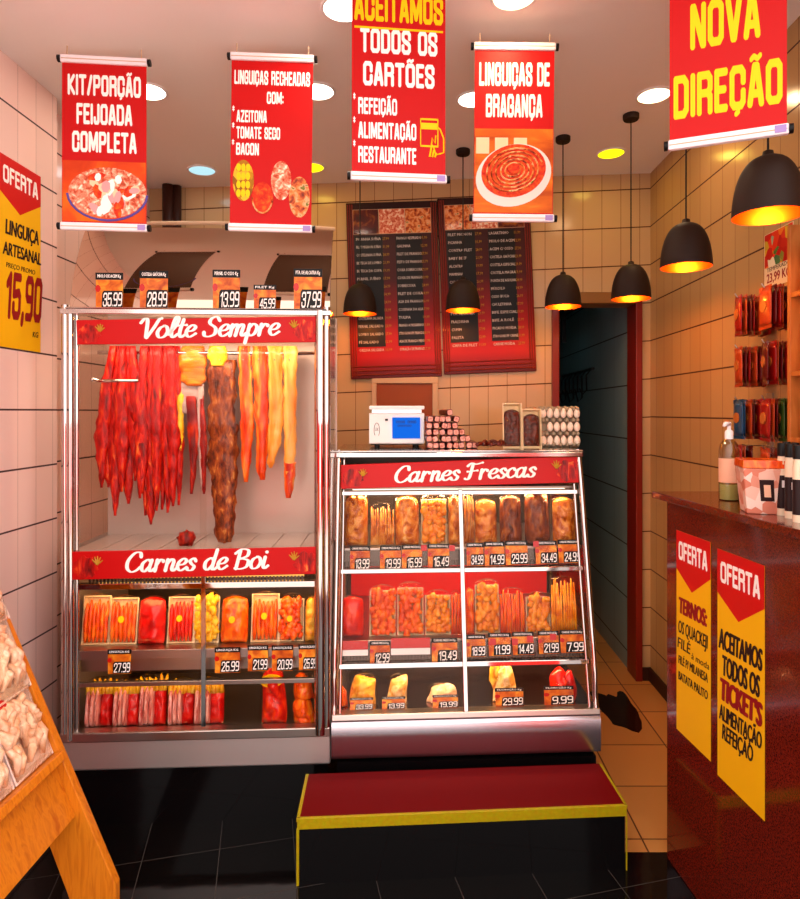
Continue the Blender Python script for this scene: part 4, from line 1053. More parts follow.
# pile of dried sausage sticks, cut ends to the front
y = .42; s = mpx(y, .3)
proto = None; st = 9.2/s
rowsn = [8, 7, 6, 5, 4]
heights = [5, 5, 5, 5, 5, 4, 3, 2]   # sticks per column
base_l = top_loc(429.5, y)
n_ = 0
for col in range(8):
    lift = 0
    nrow = [5, 5, 5, 6, 5, 3, 2, 1][col]
    for row in range(nrow):
        cx = base_l.x+col*(6.6/s)+(.5*row % 1)*.003+R.uniform(-.0035, .0035); hz = 6.6/s
        z = ZTOP+.0005+row*hz
        lab = 'dark sausage stick with pink cut end, %s up in the %s column of the pile' % (ORD[row], ORD[col])
        loc = B.W((cx, y+R.uniform(-.02, .012), z)); rt = (0, R.uniform(-.3, .3), B.yaw+R.uniform(-.12, .12))
        if proto is None:
            t = thing('sausage_stick', lab, 'sausage', loc, rt, 'dried sausage sticks piled beside the scale'); proto = t
            r = hz*.47
            sq = lambda f: [(r*f*max(-1, min(1, 1.25*math.cos(a))), r*f*max(-1, min(1, 1.25*math.sin(a)))) for a in [2*PI*k/16 for k in range(16)]]
            MB().ring([[Vector((x, yy, z_+r*1.02)) for x, z_ in sq(f)] for yy, f in ((0, .9), (.006, 1), (.1, 1), (.19, .98), (.2, .7))]).build('stick', 'salami', t, smooth='auto')
            MB().prism([(x, z_+r*1.02) for x, z_ in sq(.78)], -.0022, .0).build('cut_end', 'salami_cut', t)
        else: dup(proto, loc, rt, lab, 'dried sausage sticks piled beside the scale')
for i in range(6):   # loose curled sausages trailing to the right of the pile
    l = top_loc(481+i*4.0, y-.01+.012*(i % 2))
    o = MB().tube([(.022*math.cos(a), 0, .011+.018*math.sin(a)*(1 if i % 2 else .55)) for a in [PI*k/8 for k in range(9)]], [.004]+[.009]*7+[.004], 8).build('curled_sausage', 'salami', None, smooth=True)
    o.location = B.W(l); o.rotation_euler = (0, 0, B.yaw+.5+.7*i)
    tag(o, 'small dark curled sausage on the cabinet top, %s right of the pile' % ORD[i], 'sausage', 'curled sausages right of the pile')
# two foam trays of dark mince
for i, (p0, p1, pt, lab) in enumerate([(503, 522.5, 402, 'taller cream tray of dark meat standing on the slanted cabinet'), (522.5, 542, 407, 'shorter cream tray of dark meat leaning next to the eggs')]):
    y = .46+.012*i; a, b = top_loc(p0, y), top_loc(p1, y); s = mpx(y, a.x); w = b.x-a.x; hh = (447-i*1.0-pt)/s
    t = thing('meat_tray', lab, 'meat tray', B.W((a+b)/2), (-.08, 0, B.yaw), 'trays of dark meat on the slanted cabinet')
    tray(MB(), w, hh, .03, t=.005).build('tray', 'foam_cream', t)
    mb = MB(); pillow(mb, w*.84, hh*.76, .016, .01, 60, 7+i, pw=5)
    for v in mb.V: v.z += hh*.04; v.y += .012
    mb.build('dark_meat', 'dark_mince', t, smooth=True)
    pillow(MB(), w*.98, hh*.98, .008, .003, 50, 9+i).build('film', 'film', t, smooth=True)
# egg tray standing on edge with eggs in three rows
y = .50; a, b = top_loc(540.5, y), top_loc(581, y); s = mpx(y, a.x); w = b.x-a.x; hh = 41/s
t = thing('egg_tray', 'grey pulp egg tray standing on edge at the right end of the cabinet top', 'egg tray', B.W((a+b)/2), (-.05, 0, B.yaw))
mb = MB(); nx, nz = 6, 3
mb.box((-w/2, .03, 0), (w/2, .036, hh))
for i in range(nx+1):
    for j in range(nz+1):
        x = -w/2+w*i/nx; z = hh*j/nz
        x = max(-w/2+.012, min(w/2-.012, x)); zz = max(.012, min(hh-.012, z))
        mb.ring([[Vector((x+r*math.cos(q), yy, zz+r*1.15*math.sin(q))) for q in [2*PI*k/8 for k in range(8)]] for yy, r in ((.032, .014), (.012, .010), (-.004, .006), (-.006, .002))])
mb.build('pulp_tray', 'pulp', t, smooth='auto')
eg = None
for j in range(nz):
    for i in range(nx):
        if j == 1 and i == 0: continue
        x = -w/2+w*(i+.5)/nx; z = hh*(j+.5)/nz
        lab = 'white egg in the grey tray, %s from left in the %s row' % (ORD[i], ('bottom', 'middle', 'top')[j])
        loc = t.matrix_basis @ Vector((x, .006, z))
        if eg is None:
            mb = MB(); mb.lathe([(.0005, -.021)]+[(.0135*math.sin(PI*k/10)*(1+.12*math.cos(PI*k/10)), -.021*math.cos(PI*k/10)) for k in range(1, 10)]+[(.0005, .021)], 14)
            eg = mb.build('egg', 'egg', None, smooth=True); o = eg
        else:
            o = eg.copy(); COL.objects.link(o)
        o.location = loc; o.rotation_euler = (-.05, 0, B.yaw); tag(o, lab, 'egg', 'eggs in the grey tray')

# ==================================================================== step in front
Pz = .205
c = [at(297, 819, 1.973), at(627, 805, 2.04), at(602, 773, 2.225), at(312, 780, 2.17)]
fl, frr = Vector((c[0].x, c[0].y, Pz)), Vector((c[1].x, c[1].y, Pz))
ang = math.atan2(frr.y-fl.y, frr.x-fl.x); wd = (frr-fl).length; dp = .245
t = thing('wooden_step', 'dark red step box with worn yellow edges in front of the slanted cabinet', 'step', (fl.x, fl.y, 0), ang)
MB().box((.004, .006, 0), (wd-.004, dp, Pz-.012)).build('body', 'black_gloss', t)
MB().box((.008, .010, Pz-.012), (wd-.006, dp, Pz)).build('tread', 'maroon', t)
MB().box((0, 0, Pz-.034), (wd, .010, Pz+.001)).build('front_trim', 'yellow_trim', t, bevel=.002)
MB().box((-.002, .0, Pz-.010), (.008, dp, Pz+.001)).box((-.002, -.001, 0), (.006, .006, Pz-.03)).build('left_trim', 'yellow_trim', t, bevel=.001)
MB().box((wd-.006, .0, Pz-.006), (wd+.002, dp, Pz+.001)).box((wd-.003, -.001, 0), (wd+.001, .004, Pz-.03)).build('right_trim', 'yellow_trim', t, bevel=.001)
# ------------------------------------------------------------------ pendants
def make_pendant(label, loc):
    t = thing('pendant_lamp', label, 'pendant lamp', loc, 0, 'black pendant lamps with copper insides')
    r, hgt = .083, .148
    prof = [(r*math.cos(a)**.72 if a < 1.55 else .012, hgt*math.sin(a)) for a in [PI/2*k/14 for k in range(14)]]+[(.014, hgt), (.012, hgt+.012), (.004, hgt+.016)]
    MB().lathe(prof, 40).build('shade', 'pendant_black', t, smooth=True)
    inn = [(max(.002, p[0]-.0025), p[1]-.001) for p in prof[:14]]+[(.002, hgt-.004)]
    inn[0] = (r-.0004, -.0003)
    MB().lathe(inn, 40).build('copper_lining', 'copper', t, smooth=True)
    MB().ball((0, 0, .062), .022, .022, .030, seg=16, rg=10).build('bulb', 'bulb', t, smooth=True)
    MB().lathe([(.014, .1), (.014, .14)], 16, caps=True).build('socket', 'black', t, smooth=True)
    L = ZCf(loc[0])-loc[2]
    MB().tube([(0, 0, hgt+.012), (0, 0, L-.02)], .0028, 8).build('cord', 'black', t)
    MB().lathe([(.0001, L-.026), (.03, L-.024), (.034, L-.018), (.034, L), (.0001, L)], 24).build('ceiling_rose', 'pendant_black', t, smooth='auto')
    return t
ZR = H+.497-.01
PEND = [(768, 1.602, 'largest black pendant lamp, nearest, hanging at the right edge of the photo'),
        (686, 2.17, 'black pendant lamp hanging over the far end of the granite counter'),
        (631, 2.78, 'black pendant lamp hanging just right of the doorway top'),
        (563, 2.99, 'black pendant lamp hanging over the left corner of the doorway'),
        (463, 3.1, 'black pendant lamp in front of the right menu board'),
        (360, 3.2, 'black pendant lamp in front of the left menu board')]
for px, Y, lab in PEND:
    X = (px-CX)*Y/F
    make_pendant(lab, (X, Y, ZR))
    point('pendant_light', (X, Y, ZR+.012), PENDANT_W, '#ff9a2c', .02)

# ------------------------------------------------------------------ menu boards
def menu_board(label, x0, x1, z0, z1, cols, roll, right):
    w = x1-x0; hgt = z1-z0
    t = thing('menu_board', label, 'menu board', ((x0+x1)/2, YB, z0), (0, roll, 0), 'menu boards on the back wall')
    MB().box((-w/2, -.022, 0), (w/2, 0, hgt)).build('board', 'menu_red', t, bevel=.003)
    fr = MB()
    for s in (-1, 1):
        for k in range(3): fr.tube([(s*(w/2-.008-k*.012), -.023, .01), (s*(w/2-.008-k*.012), -.023, hgt-.01)], .0035, 6)
    for k in range(3): fr.tube([(-w/2+.01, -.023, .02+k*.022), (w/2-.01, -.023, .02+k*.022)], .004, 6)
    fr.build('ribbed_frame', 'frame_red', t)
    blk = MB().box((-w/2+.042, -.0235, .17), (-w/2+.05+w*.29, -.021, hgt-.18)).box((.016, -.0235, .17), (.016+w*.29, -.021, hgt-.18)).build('text_field', 'menu_black', t)
    pw = w-.07; n = 3
    for k in range(n):
        a = -w/2+.035+pw*k/n; mt = [('pic_dark', 'pic_meat', 'pic_food'), ('pic_food', 'pic_meat', 'pic_dark')][right][k]
        q = MB().box((a+.002, -.0245, hgt-.17), (a+pw/n-.002, -.021, hgt-.04)).build('food_picture', mt, t)
        MB().box((a, -.0238, hgt-.172), (a+pw/n, -.0215, hgt-.038)).build('picture_border', 'beige', q)
    ys = hgt-.205; st = (hgt-.205-.12)/14.6
    for ci, (names, prices) in enumerate(cols):
        xx = -w/2+.05 if ci == 0 else .022
        for i, nm in enumerate(names):
            if nm: txt('menu_line', nm, 'menu_white', t, xx, ys-i*st, .0145, width=min(.0105*len(nm), w*.27), y=-.0245, bold=.012, align='LEFT', res=1)
        for i, pr in enumerate(prices):
            txt('menu_price', pr, 'menu_yellow', t, (-.036 if ci == 0 else w/2-.075), ys-i*st, .0145, width=.034, y=-.0245, bold=.0, align='CENTER', res=1)
b0 = ["PICANHA SUÍNA", "FILET MIGNON SUÍNO", "COSTELINHA SUÍNA", "BISTECA DE LOMBO", "BISTECA DA COPA", "PERNIL SUÍNO", "LOMBO", "JOELHO", "BACON", "TOUCINHO", "COSTELINHA SALGADA", "PERNIL SALGADO", "LOMBO SALGADO", "PÉ SALGADO", "ORELHA SALGADA"]
b1 = ["FRANGO RESFRIADO", "GALINHA", "FILET DE FRANGO", "PEITO DE FRANGO", "COXA SOBRECOXA", "COXA DE FRANGO", "SOBRECOXA", "FILET DE COXA", "ASA DE FRANGO", "COXINHA DA ASA", "TULIPA", "FRANGO A PASSARINHO", "STROGONOFF FRANGO", "ASA DE FRANGO MEIO", "CORAÇÃO DE FRANGO"]
c0 = ["FILET MIGNON", "PICANHA", "CONTRA FILET", "BABY BEEF", "ALCATRA", "MAMINHA", "COXÃO MOLE", "COXÃO DURO", "PATINHO", "FRALDA", "PTA. ALCATRA", "FRALDINHA", "CUPIM", "PALETA", "CAPA DE FILET", ][:15]
c1 = ["LAGARTINHO", "MIOLO DE ACEM", "ACEM C/ OSSO", "COSTELA GAÚCHA", "COSTELA ESPECIAL", "COSTELA MAGRA", "PONTA DE AGULHA", "MÚSCULO", "OSSO BUCO", "CHULETINHA", "BIFE ESPECIAL", "BIFE A ROLÊ", "PICADO MOÍDA", "STROGONOFF CARNE", "CARNE MOÍDA"]
pr = ["27,99", "31,99", "28,99", "21,99", "19,99", "17,99", "26,99", "14,99", "24,99", "13,99", "29,99", "23,99", "27,90", "12,99", "11,99"]
def X_(px, Y=YB): return (px-CX)*Y/F
def Z_(py, Y=YB): return H-(py-CY)*Y/F
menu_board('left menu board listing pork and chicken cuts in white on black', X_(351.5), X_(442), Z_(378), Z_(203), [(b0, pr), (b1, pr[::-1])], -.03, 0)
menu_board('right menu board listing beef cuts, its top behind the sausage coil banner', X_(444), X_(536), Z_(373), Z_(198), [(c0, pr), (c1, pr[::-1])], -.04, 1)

# ------------------------------------------------------------------ hanging banners
def banner(label, px0, px1, pyt, pyb, Y, yaw, lean=0, roll=0, base='banner_red', w=None):
    """pixel box of the whole banner at depth Y"""
    a = at(px0, pyt, Y); b = at(px1, pyb, Y)
    W = (b.x-a.x)/math.cos(yaw) if w is None else w; Hh = a.z-b.z
    t = thing('hanging_banner', label, 'banner', ((a.x+b.x)/2, Y, b.z), (lean, roll, yaw), 'red hanging banners')
    sw = W-.008
    def sheet(u, v):
        return Vector(((u-.5)*sw, .006*math.sin(v*4)+.003*math.sin(u*5+v*3), .012+v*(Hh-.024)))
    nu, nv = 10, 20
    fr = [[sheet(i/nu, j/nv) for i in range(nu+1)] for j in range(nv+1)]
    mb = MB()
    # sheet kept flat so the print sits on it
    mb.box((-sw/2, 0, .012), (sw/2, .0006, Hh-.012)).build('print_sheet', base, t)
    MB().box((-sw/2, .0006, .012), (sw/2, .0014, Hh-.012)).build('backing', 'banner_dark', t)
    for nm, z in (('top_bar', Hh-.025), ('bottom_bar', 0)):
        o = MB().box((-W/2, -.008, z), (W/2, .008, z+.025)).build(nm, 'bar_white', t, bevel=.004)
        MB().box((-W/2+.004, -.0088, z+.010), (W/2-.004, -.0078, z+.0125)).build('groove', 'beige', o)
        for s in (-1, 1):
            MB().tube([(s*W/2, 0, z+.0125), (s*(W/2+.009), 0, z+.0125)], .0115, 12).build('end_cap', 'black', o, smooth='auto')
        if nm == 'bottom_bar': MB().box((W/2-.03, -.0092, z+.004), (W/2-.006, -.008, z+.021)).build('sticker', 'lilac', o)
    for s in (-1, 1):
        MB().tube([(s*(W/2-.02), 0, Hh-.004), (s*(W/2-.02), 0, Hh+.03)], .002, 6).build('hanging_cord', 'beige', t)
    return t, W, Hh
def ell(mb, x, z, rx, rz, y0, y1, m=0, n=28, rot=0):
    c, s = math.cos(rot), math.sin(rot)
    mb.prism([(x+rx*math.cos(2*PI*k/n)*c-rz*math.sin(2*PI*k/n)*s, z+rx*math.cos(2*PI*k/n)*s+rz*math.sin(2*PI*k/n)*c) for k in range(n)], y0, y1, m)

t, W, Hh = banner('red banner reading KIT/PORÇÃO FEIJOADA COMPLETA with a meat tray picture', 63, 146, 57, 231, 2.1, .10)
for s, fz, ww in (('KIT/PORÇÃO', .775, .84), ('FEIJOADA', .61, .64), ('COMPLETA', .45, .74)):
    block('banner_lettering', s, 'print_white', t, 0, Hh*fz, Hh*.118, W*ww)
p = MB().box((-W/2+.006, -.0008, .03), (W/2-.006, 0, Hh*.40)).build('picture_ground', 'pic_orange', t)
q = MB(); ell(q, .01, Hh*.22, W*.45, Hh*.145, -.0016, -.0008, 0); q.build('meat_picture', 'pic_meat', p)
q = MB(); q.tube([(W*.46*math.cos(a)+.01, -.0014, Hh*.22+Hh*.16*math.sin(a)) for a in [PI*1.02+PI*.96*k/14 for k in range(15)]], .004, 6); q.build('tray_picture', 'purple', p)
qq = MB()
for k in range(26):
    a = R.uniform(0, 6.28); r_ = R.uniform(.1, .92)
    ell(qq, .01+W*.4*r_*math.cos(a), Hh*.22+Hh*.125*r_*math.sin(a), R.uniform(.014, .030), R.uniform(.009, .018), -.0024-.00002*k, -.0016, k % 4, 7, R.uniform(0, 3))
qq.build('cut_picture', ['print_white', 'pink_print', 'pic_sausage', 'foam_cream'], p)

t, W, Hh = banner('red banner reading LINGUIÇAS RECHEADAS COM azeitona, tomate seco, bacon', 229, 312, 54, 232, 2.1, .05, 0, .012)
block('banner_lettering', 'LINGUIÇAS RECHEADAS', 'print_white', t, 0, Hh*.825, Hh*.078, W*.9)
block('banner_lettering', 'COM:', 'print_white', t, .01, Hh*.72, Hh*.067, W*.2)
for i, (s, ww) in enumerate((('AZEITONA', .36), ('TOMATE SECO', .52), ('BACON', .27))):
    block('banner_lettering', s, 'print_white', t, -W*.42, Hh*(.612-.092*i), Hh*.067, W*ww, align='LEFT')
    txt('bullet', '*', 'print_white', t, -W*.47, Hh*(.65-.094*i), Hh*.05, W*.025, bold=.02, align='LEFT', y=-.0003)
for i, (fx, fz, rx, rz, mt) in enumerate(((-.33, .285, .125, .115, 'pic_olive'), (-.10, .19, .125, .09, 'pic_sausage'), (.12, .29, .12, .11, 'pic_meat'), (.34, .20, .125, .115, 'pic_food'))):
    q = MB(); ell(q, W*fx, Hh*fz, W*rx, Hh*rz, -.0012, 0); q.build('food_picture', mt, t)
q = MB()
for k in range(12): ell(q, W*(-.33+.055*(k % 3-1)), Hh*(.285+.048*(k//3-1.5)), W*.026, Hh*.022, -.002, -.001, 0, 12)
q.build('olive_picture', 'yellow_ink', t)
q = MB(); q.tube([(W*(-.10)+W*.12*math.cos(a), -.0016, Hh*.19+Hh*.085*math.sin(a)) for a in [PI+PI*k/12 for k in range(13)]], .003, 6); q.build('bowl_picture', 'pic_food', t)

t, W, Hh = banner('red banner reading ACEITAMOS TODOS OS CARTÕES with a card logo', 351, 447, -16, 182, 1.87, .11)
block('banner_lettering', 'ACEITAMOS', 'yellow_ink', t, 0, Hh*.805, Hh*.14, W*.92)
MB().box((-W*.46, -.0012, Hh*.765), (W*.46, 0, Hh*.775)).build('underline', 'yellow_ink', t)
block('banner_lettering', 'TODOS OS', 'print_white', t, 0, Hh*.645, Hh*.122, W*.80)
block('banner_lettering', 'CARTÕES', 'print_white', t, 0, Hh*.48, Hh*.12, W*.74)
for i, (s, ww) in enumerate((('REFEIÇÃO', .4), ('ALIMENTAÇÃO', .6), ('RESTAURANTE', .6))):
    block('banner_lettering', s, 'print_white', t, -W*.42, Hh*(.335-.122*i), Hh*.082, W*ww, align='LEFT')
    txt('bullet', '*', 'print_white', t, -W*.47, Hh*(.385-.118*i), Hh*.05, W*.02, bold=.02, align='LEFT', y=-.0003)
q = MB()
cx, cz, cw, ch = W*.315, Hh*.255, W*.19, Hh*.145
for a, b, c_, d_ in ((-.5, -.5, .5, -.44), (-.5, .44, .5, .5), (-.5, -.5, -.45, .5), (.45, -.5, .5, .5), (-.5, .12, .5, .34)):
    q.box((cx+a*cw, -.0014, cz+b*ch), (cx+c_*cw, 0, cz+d_*ch))
hand = [(.5, .25), (.75, .15), (1.0, -.2), (1.0, -.75), (.75, -.8), (.45, -.85), (.3, -.55), (.15, -.45), (.2, -.2), (.4, -.4), (.45, -.1)]
q.tube([(cx+x*cw*.8, -.001, cz+z*ch*.9) for x, z in hand], .0022, 6)
for k in range(3): q.tube([(cx+(.12+.13*k)*cw, -.001, cz-(.5+.1*k)*ch), (cx+(.02+.15*k)*cw, -.001, cz-(.85)*ch)], .003, 6)
q.build('card_logo', 'yellow_ink', t)

t, W, Hh = banner('red banner reading LINGUIÇAS DE BRAGANÇA with a coiled sausage plate picture', 472, 554, 43, 222, 2.1, 0, 0, .01)
block('banner_lettering', 'LINGUIÇAS DE', 'print_white', t, 0, Hh*.76, Hh*.13, W*.86)
block('banner_lettering', 'BRAGANÇA', 'print_white', t, 0, Hh*.585, Hh*.128, W*.69)
p = MB().box((-W/2+.006, -.0008, .03), (W/2-.006, 0, Hh*.52)).build('picture_ground', 'pic_wood', t)
q = MB()
for fx in (-.38, -.15, .08): q.box((W*(fx-.08), -.0013, Hh*.38), (W*(fx+.08), -.0006, Hh*.47))
q.build('cup_picture', 'foam_cream', p)
q = MB(); ell(q, 0, Hh*.26, W*.47, Hh*.17, -.0018, -.0008, 0, 36, .35); q.build('plate_picture', 'foam', p)
q = MB(); ell(q, 0, Hh*.285, W*.40, Hh*.145, -.0024, -.0016, 0, 36, .3); q.build('coil_picture', 'pic_sausage', p)
q = MB(); pts = []
for k in range(150):
    a = k*.24; r_ = 1-k/165
    x, z = W*.36*r_*math.cos(a), Hh*.125*r_*math.sin(a)
    pts.append((x*math.cos(.3)-z*math.sin(.3), -.0026, Hh*.285+x*math.sin(.3)+z*math.cos(.3)))
q.tube(pts, .0032, 6); q.build('sausage_coil', 'pic_food', p)
q = MB(); ell(q, 0, Hh*.295, W*.07, Hh*.03, -.0066, -.0024, 0, 16); q.build('sausage_tip', 'pic_sausage', p)

t, W, Hh = banner('red banner reading NOVA DIREÇÃO in big yellow letters', 669, 784, -100, 143, 1.54, -.38, w=.262)
block('banner_lettering', 'NOVA', 'yellow_ink', t, -.004, Hh*.41, Hh*.19, W*.58)
block('banner_lettering', 'DIREÇÃO', 'yellow_ink', t, 0, Hh*.13, Hh*.18, W*.9)

# ------------------------------------------------------------------ paper posters
def poster(label, loc, rotz, w, h, title, lines, group, lean=0):
    t = thing('paper_poster', label, 'poster', loc, (lean, 0, rotz), group)
    MB().box((-w/2, -.001, 0), (w/2, 0, h)).build('paper', 'yellow_paper', t)
    MB().prism([(-w/2, h), (-w/2, h*.81), (-w*.02, h*.725), (w/2, h*.83), (w/2, h)], -.0016, -.0005).build('title_panel', 'red_paper', t)
    block('title_lettering', title, 'print_white', t, 0, h*.86, h*.09, w*.84, y=-.0018, pen=.18)
    for (s, mt, x, z, cap, ww, bold) in lines:
        if s == '15,90': block('hand_lettering', s, mt, t, x*w, z*h, cap*h, ww*w, y=-.0014, pen=.2, slant=.08, slope=.06); continue
        bold = bold*1.5+.006
        txt('hand_lettering', s, mt, t, x*w, z*h, cap*h, ww*w, y=-.0014, bold=bold, shear=.12, slope=.04)
    return t
wx = XL+.0005
z0 = H-(352-CY)*2.36/F
za = H-(185-CY)*2.377/F
poster('yellow and red OFERTA poster for LINGUIÇA ARTESANAL at 15,90 on the left wall', (wx, 2.262, z0), PI/2, .232, za-z0+.03, 'OFERTA',
       [('LINGUIÇA', 'ink_dark', .04, .60, .075, .8, .02), ('ARTESANAL', 'ink_dark', .04, .49, .065, .92, .02), ('PREÇO PROMO', 'ink_dark', .0, .425, .025, .7, 0),
        ('15,90', 'ink_red', .06, .15, .25, .88, .06), ('KG', 'ink_dark', .36, .08, .03, .14, .01)], 'OFERTA posters')
CXF, CYF, CDX = .79, 2.1, -.115    # counter face: far corner and x change per unit depth
cyaw = math.atan(.115)
def cface(px): # depth on the counter face seen at pixel column px
    k = (px-CX)/F; return (CXF+.115*CYF)/(k+.115)
def cpt(px, py):
    Y = cface(px); return at(px, py, Y)
a, b = cpt(677, 526), cpt(711, 727+34)
bot = cpt(694, 744)
top = cpt(694, 536)
nrm = Vector((-math.cos(cyaw), -math.sin(cyaw), 0))
def face_poster(label, pxa, pxb, pyt, pyb, lines):
    pa, pb = cpt(pxa, pyt), cpt(pxb, pyt); m = (pxa+pxb)/2
    t_, b_ = cpt(m, pyt), cpt(m, pyb); w = (Vector((pa.x, pa.y, 0))-Vector((pb.x, pb.y, 0))).length
    mid = (pa+pb)/2
    l = Vector((mid.x, mid.y, b_.z))+nrm*.0006
    return poster(label, l, -PI/2-(-cyaw), w, t_.z-b_.z, 'OFERTA', lines, 'OFERTA posters')
face_poster('farther OFERTA poster on the counter front, hand lettered TERNOS', 677, 711, 536, 745,
       [('TERNOS:', 'ink_red', .0, .60, .075, .8, .04), ('OS QUACKEJI', 'ink_dark', .0, .50, .06, .86, .01), ('FILÉ', 'ink_dark', -.26, .42, .05, .4, .01), ('à moda', 'ink_dark', .22, .41, .03, .5, .0),
        ('FILÉ P/ MILANESA', 'ink_dark', -.0, .345, .04, .86, .01), ('BATATA PALITO', 'ink_dark', .0, .265, .04, .86, .015)])
face_poster('nearer OFERTA poster on the counter front, ACEITAMOS TODOS OS TICKETS', 718, 765, 557, 798,
       [('ACEITAMOS', 'ink_dark', .0, .575, .085, .92, .02), ('TODOS OS', 'ink_dark', .02, .465, .085, .78, .02), ("TICKET'S", 'ink_red', .02, .355, .09, .86, .04),
        ('ALIMENTAÇÃO', 'ink_dark', .0, .265, .065, .9, .015), ('REFEIÇÃO', 'ink_dark', -.05, .185, .065, .66, .015)])
# ==================================================================== counter on the right
ZT = 1.185
t = thing('service_counter', 'dark red granite service counter on the right carrying two OFERTA posters', 'counter', (CXF, CYF, 0), -PI/2+cyaw)
# local x runs along the front face towards the viewer, local -y faces the room
Lc = 1.9
CM = Matrix.Translation((CXF, CYF, 0)) @ Matrix.Rotation(-PI/2+cyaw, 4, 'Z'); CI = CM.inverted()
def cprism(name, x0, x1, y0, z0, z1, gap):
    f0, f1 = Vector((x0, y0, 0)), Vector((x1, y0, 0))
    b0, b1 = CI @ Vector((XR-gap, (CM @ f0).y, 0)), CI @ Vector((XR-gap, (CM @ f1).y, 0))
    P = [f0, f1, b1, b0]
    MB().hexa([Vector((p.x, p.y, z0)) for p in P], [Vector((p.x, p.y, z1)) for p in P]).build(name, 'granite', t, bevel=.003)
cprism('front_body', 0, 1.06, 0, 0, ZT-.022, .02)
cprism('counter_top', -.06, 1.08, -.022, ZT-.022, ZT, .004)
def onc(px, py):
    """point of the counter top seen at a pixel"""
    Y = (H-ZT)*F/(py-CY); return Vector(((px-CX)*Y/F, Y, ZT))
# sanitizer bottle
p = onc(729, 500); s = F/p.y
t = thing('pump_bottle', 'clear pump bottle with white pump on the granite counter', 'bottle', p, .4)
r = 9.5/s; k = 1/s
MB().lathe([(.001, 0), (r*.95, 0), (r, .004), (r, 50*k), (r*.8, 57*k), (r*.36, 61*k), (r*.36, 64*k)], 24).build('bottle', 'bottle', t, smooth=True)
MB().lathe([(.001, .003), (r*.92, .003), (r*.94, 16*k), (.001, 16*k)], 24).build('gel', 'gel', t, smooth='auto')
MB().lathe([(r*1.01, 18*k), (r*1.01, 42*k)], 24).build('bottle_label', 'peach', t, smooth=True)
o = MB().lathe([(r*.42, 61*k), (r*.42, 68*k), (r*.3, 70*k), (r*.2, 70*k), (r*.2, 78*k), (.0005, 78*k)], 16).build('pump', 'white', t, smooth='auto')
MB().tube([(0, 0, 76*k), (-6*k, -1*k, 76.5*k), (-9*k, -2*k, 74*k)], [2.4*k, 2*k, 1.5*k], 10).build('pump_spout', 'white', o, smooth=True)
# tip box
p = onc(760, 512); s = F/p.y; k = 1/s
t = thing('paper_box', 'checked peach paper box with orange rim and dark square picture on the counter', 'box', p, -.25)
w0, w1, hh = 15*k, 19.5*k, 45*k
q0 = [Vector(v) for v in ((-w0, -w0, 0), (w0, -w0, 0), (w1, -w1, hh), (-w1, -w1, hh))]
q1 = [Vector(v) for v in ((-w0, w0, 0), (w0, w0, 0), (w1, w1, hh), (-w1, w1, hh))]
MB().hexa(q0, q1).build('box_body', 'check', t, bevel=.003)
MB().hexa([q+Vector((0, -.0, 0)) for q in ((-w1*1.03, -w1*1.03, hh), (w1*1.03, -w1*1.03, hh), (w1*1.0, -w1*1.0, hh+8*k), (-w1*1.0, -w1*1.0, hh+8*k)) for q in (Vector(q),)],
          [Vector(q) for q in ((-w1*1.03, w1*1.03, hh), (w1*1.03, w1*1.03, hh), (w1, w1, hh+8*k), (-w1, w1, hh+8*k))]).build('orange_rim', 'sausage', t, bevel=.002)
def bf(z): return -w0-(w1-w0)*z/hh-.0008
MB().hexa([Vector((x, bf(z), z)) for x, z in ((-3*k, 13*k), (9*k, 13*k), (8*k, 34*k), (-5*k, 34*k))], [Vector((x, bf(z)+.001, z)) for x, z in ((-3*k, 13*k), (9*k, 13*k), (8*k, 34*k), (-5*k, 34*k))]).build('picture', 'ink_dark', t)
MB().hexa([Vector((x, bf(z)-.0008, z)) for x, z in ((0, 17*k), (6*k, 17*k), (5*k, 29*k), (-1*k, 29*k))], [Vector((x, bf(z), z)) for x, z in ((0, 17*k), (6*k, 17*k), (5*k, 29*k), (-1*k, 29*k))]).build('picture_mark', 'peach', t)
# sauce bottles
sp = None
for i, (px, py) in enumerate([(782, 515), (790, 518), (798, 522), (786.5, 511), (794.5, 514)]):
    p = onc(px, py); s = F/p.y; k = 1/s
    lab = ['front row bottle of cream sauce, leftmost, beside the paper box', 'front row bottle of cream sauce, second from the paper box', 'front row bottle of cream sauce cut by the photo edge', 'back row bottle of cream sauce nearest the paper box', 'back row bottle of cream sauce at the photo edge'][i]
    if sp is None:
        t = thing('sauce_bottle', lab, 'sauce bottle', p, 0, 'cream sauce bottles on the counter'); sp = t
        r = 4.6*k
        MB().lathe([(.0005, 0), (r, 0), (r, 52*k), (r*.9, 56*k), (r*.75, 60*k), (.0005, 60*k)], 20).build('bottle', 'sauce_cream', t, smooth='auto')
        MB().lathe([(r*1.02, 7*k), (r*1.02, 40*k)], 20).build('bottle_label', 'sauce_label', t, smooth=True)
        MB().box((-r*.5, -r*1.06, 28*k), (r*.5, -r*.85, 35*k)).build('label_mark', 'white', t)
        MB().lathe([(r*.95, 59*k), (r*.95, 71*k), (r*.85, 72*k), (.0005, 72*k)], 20, caps=True).build('cap', 'black', t, smooth='auto')
    else: dup(sp, p, .3*i, lab, 'cream sauce bottles on the counter')
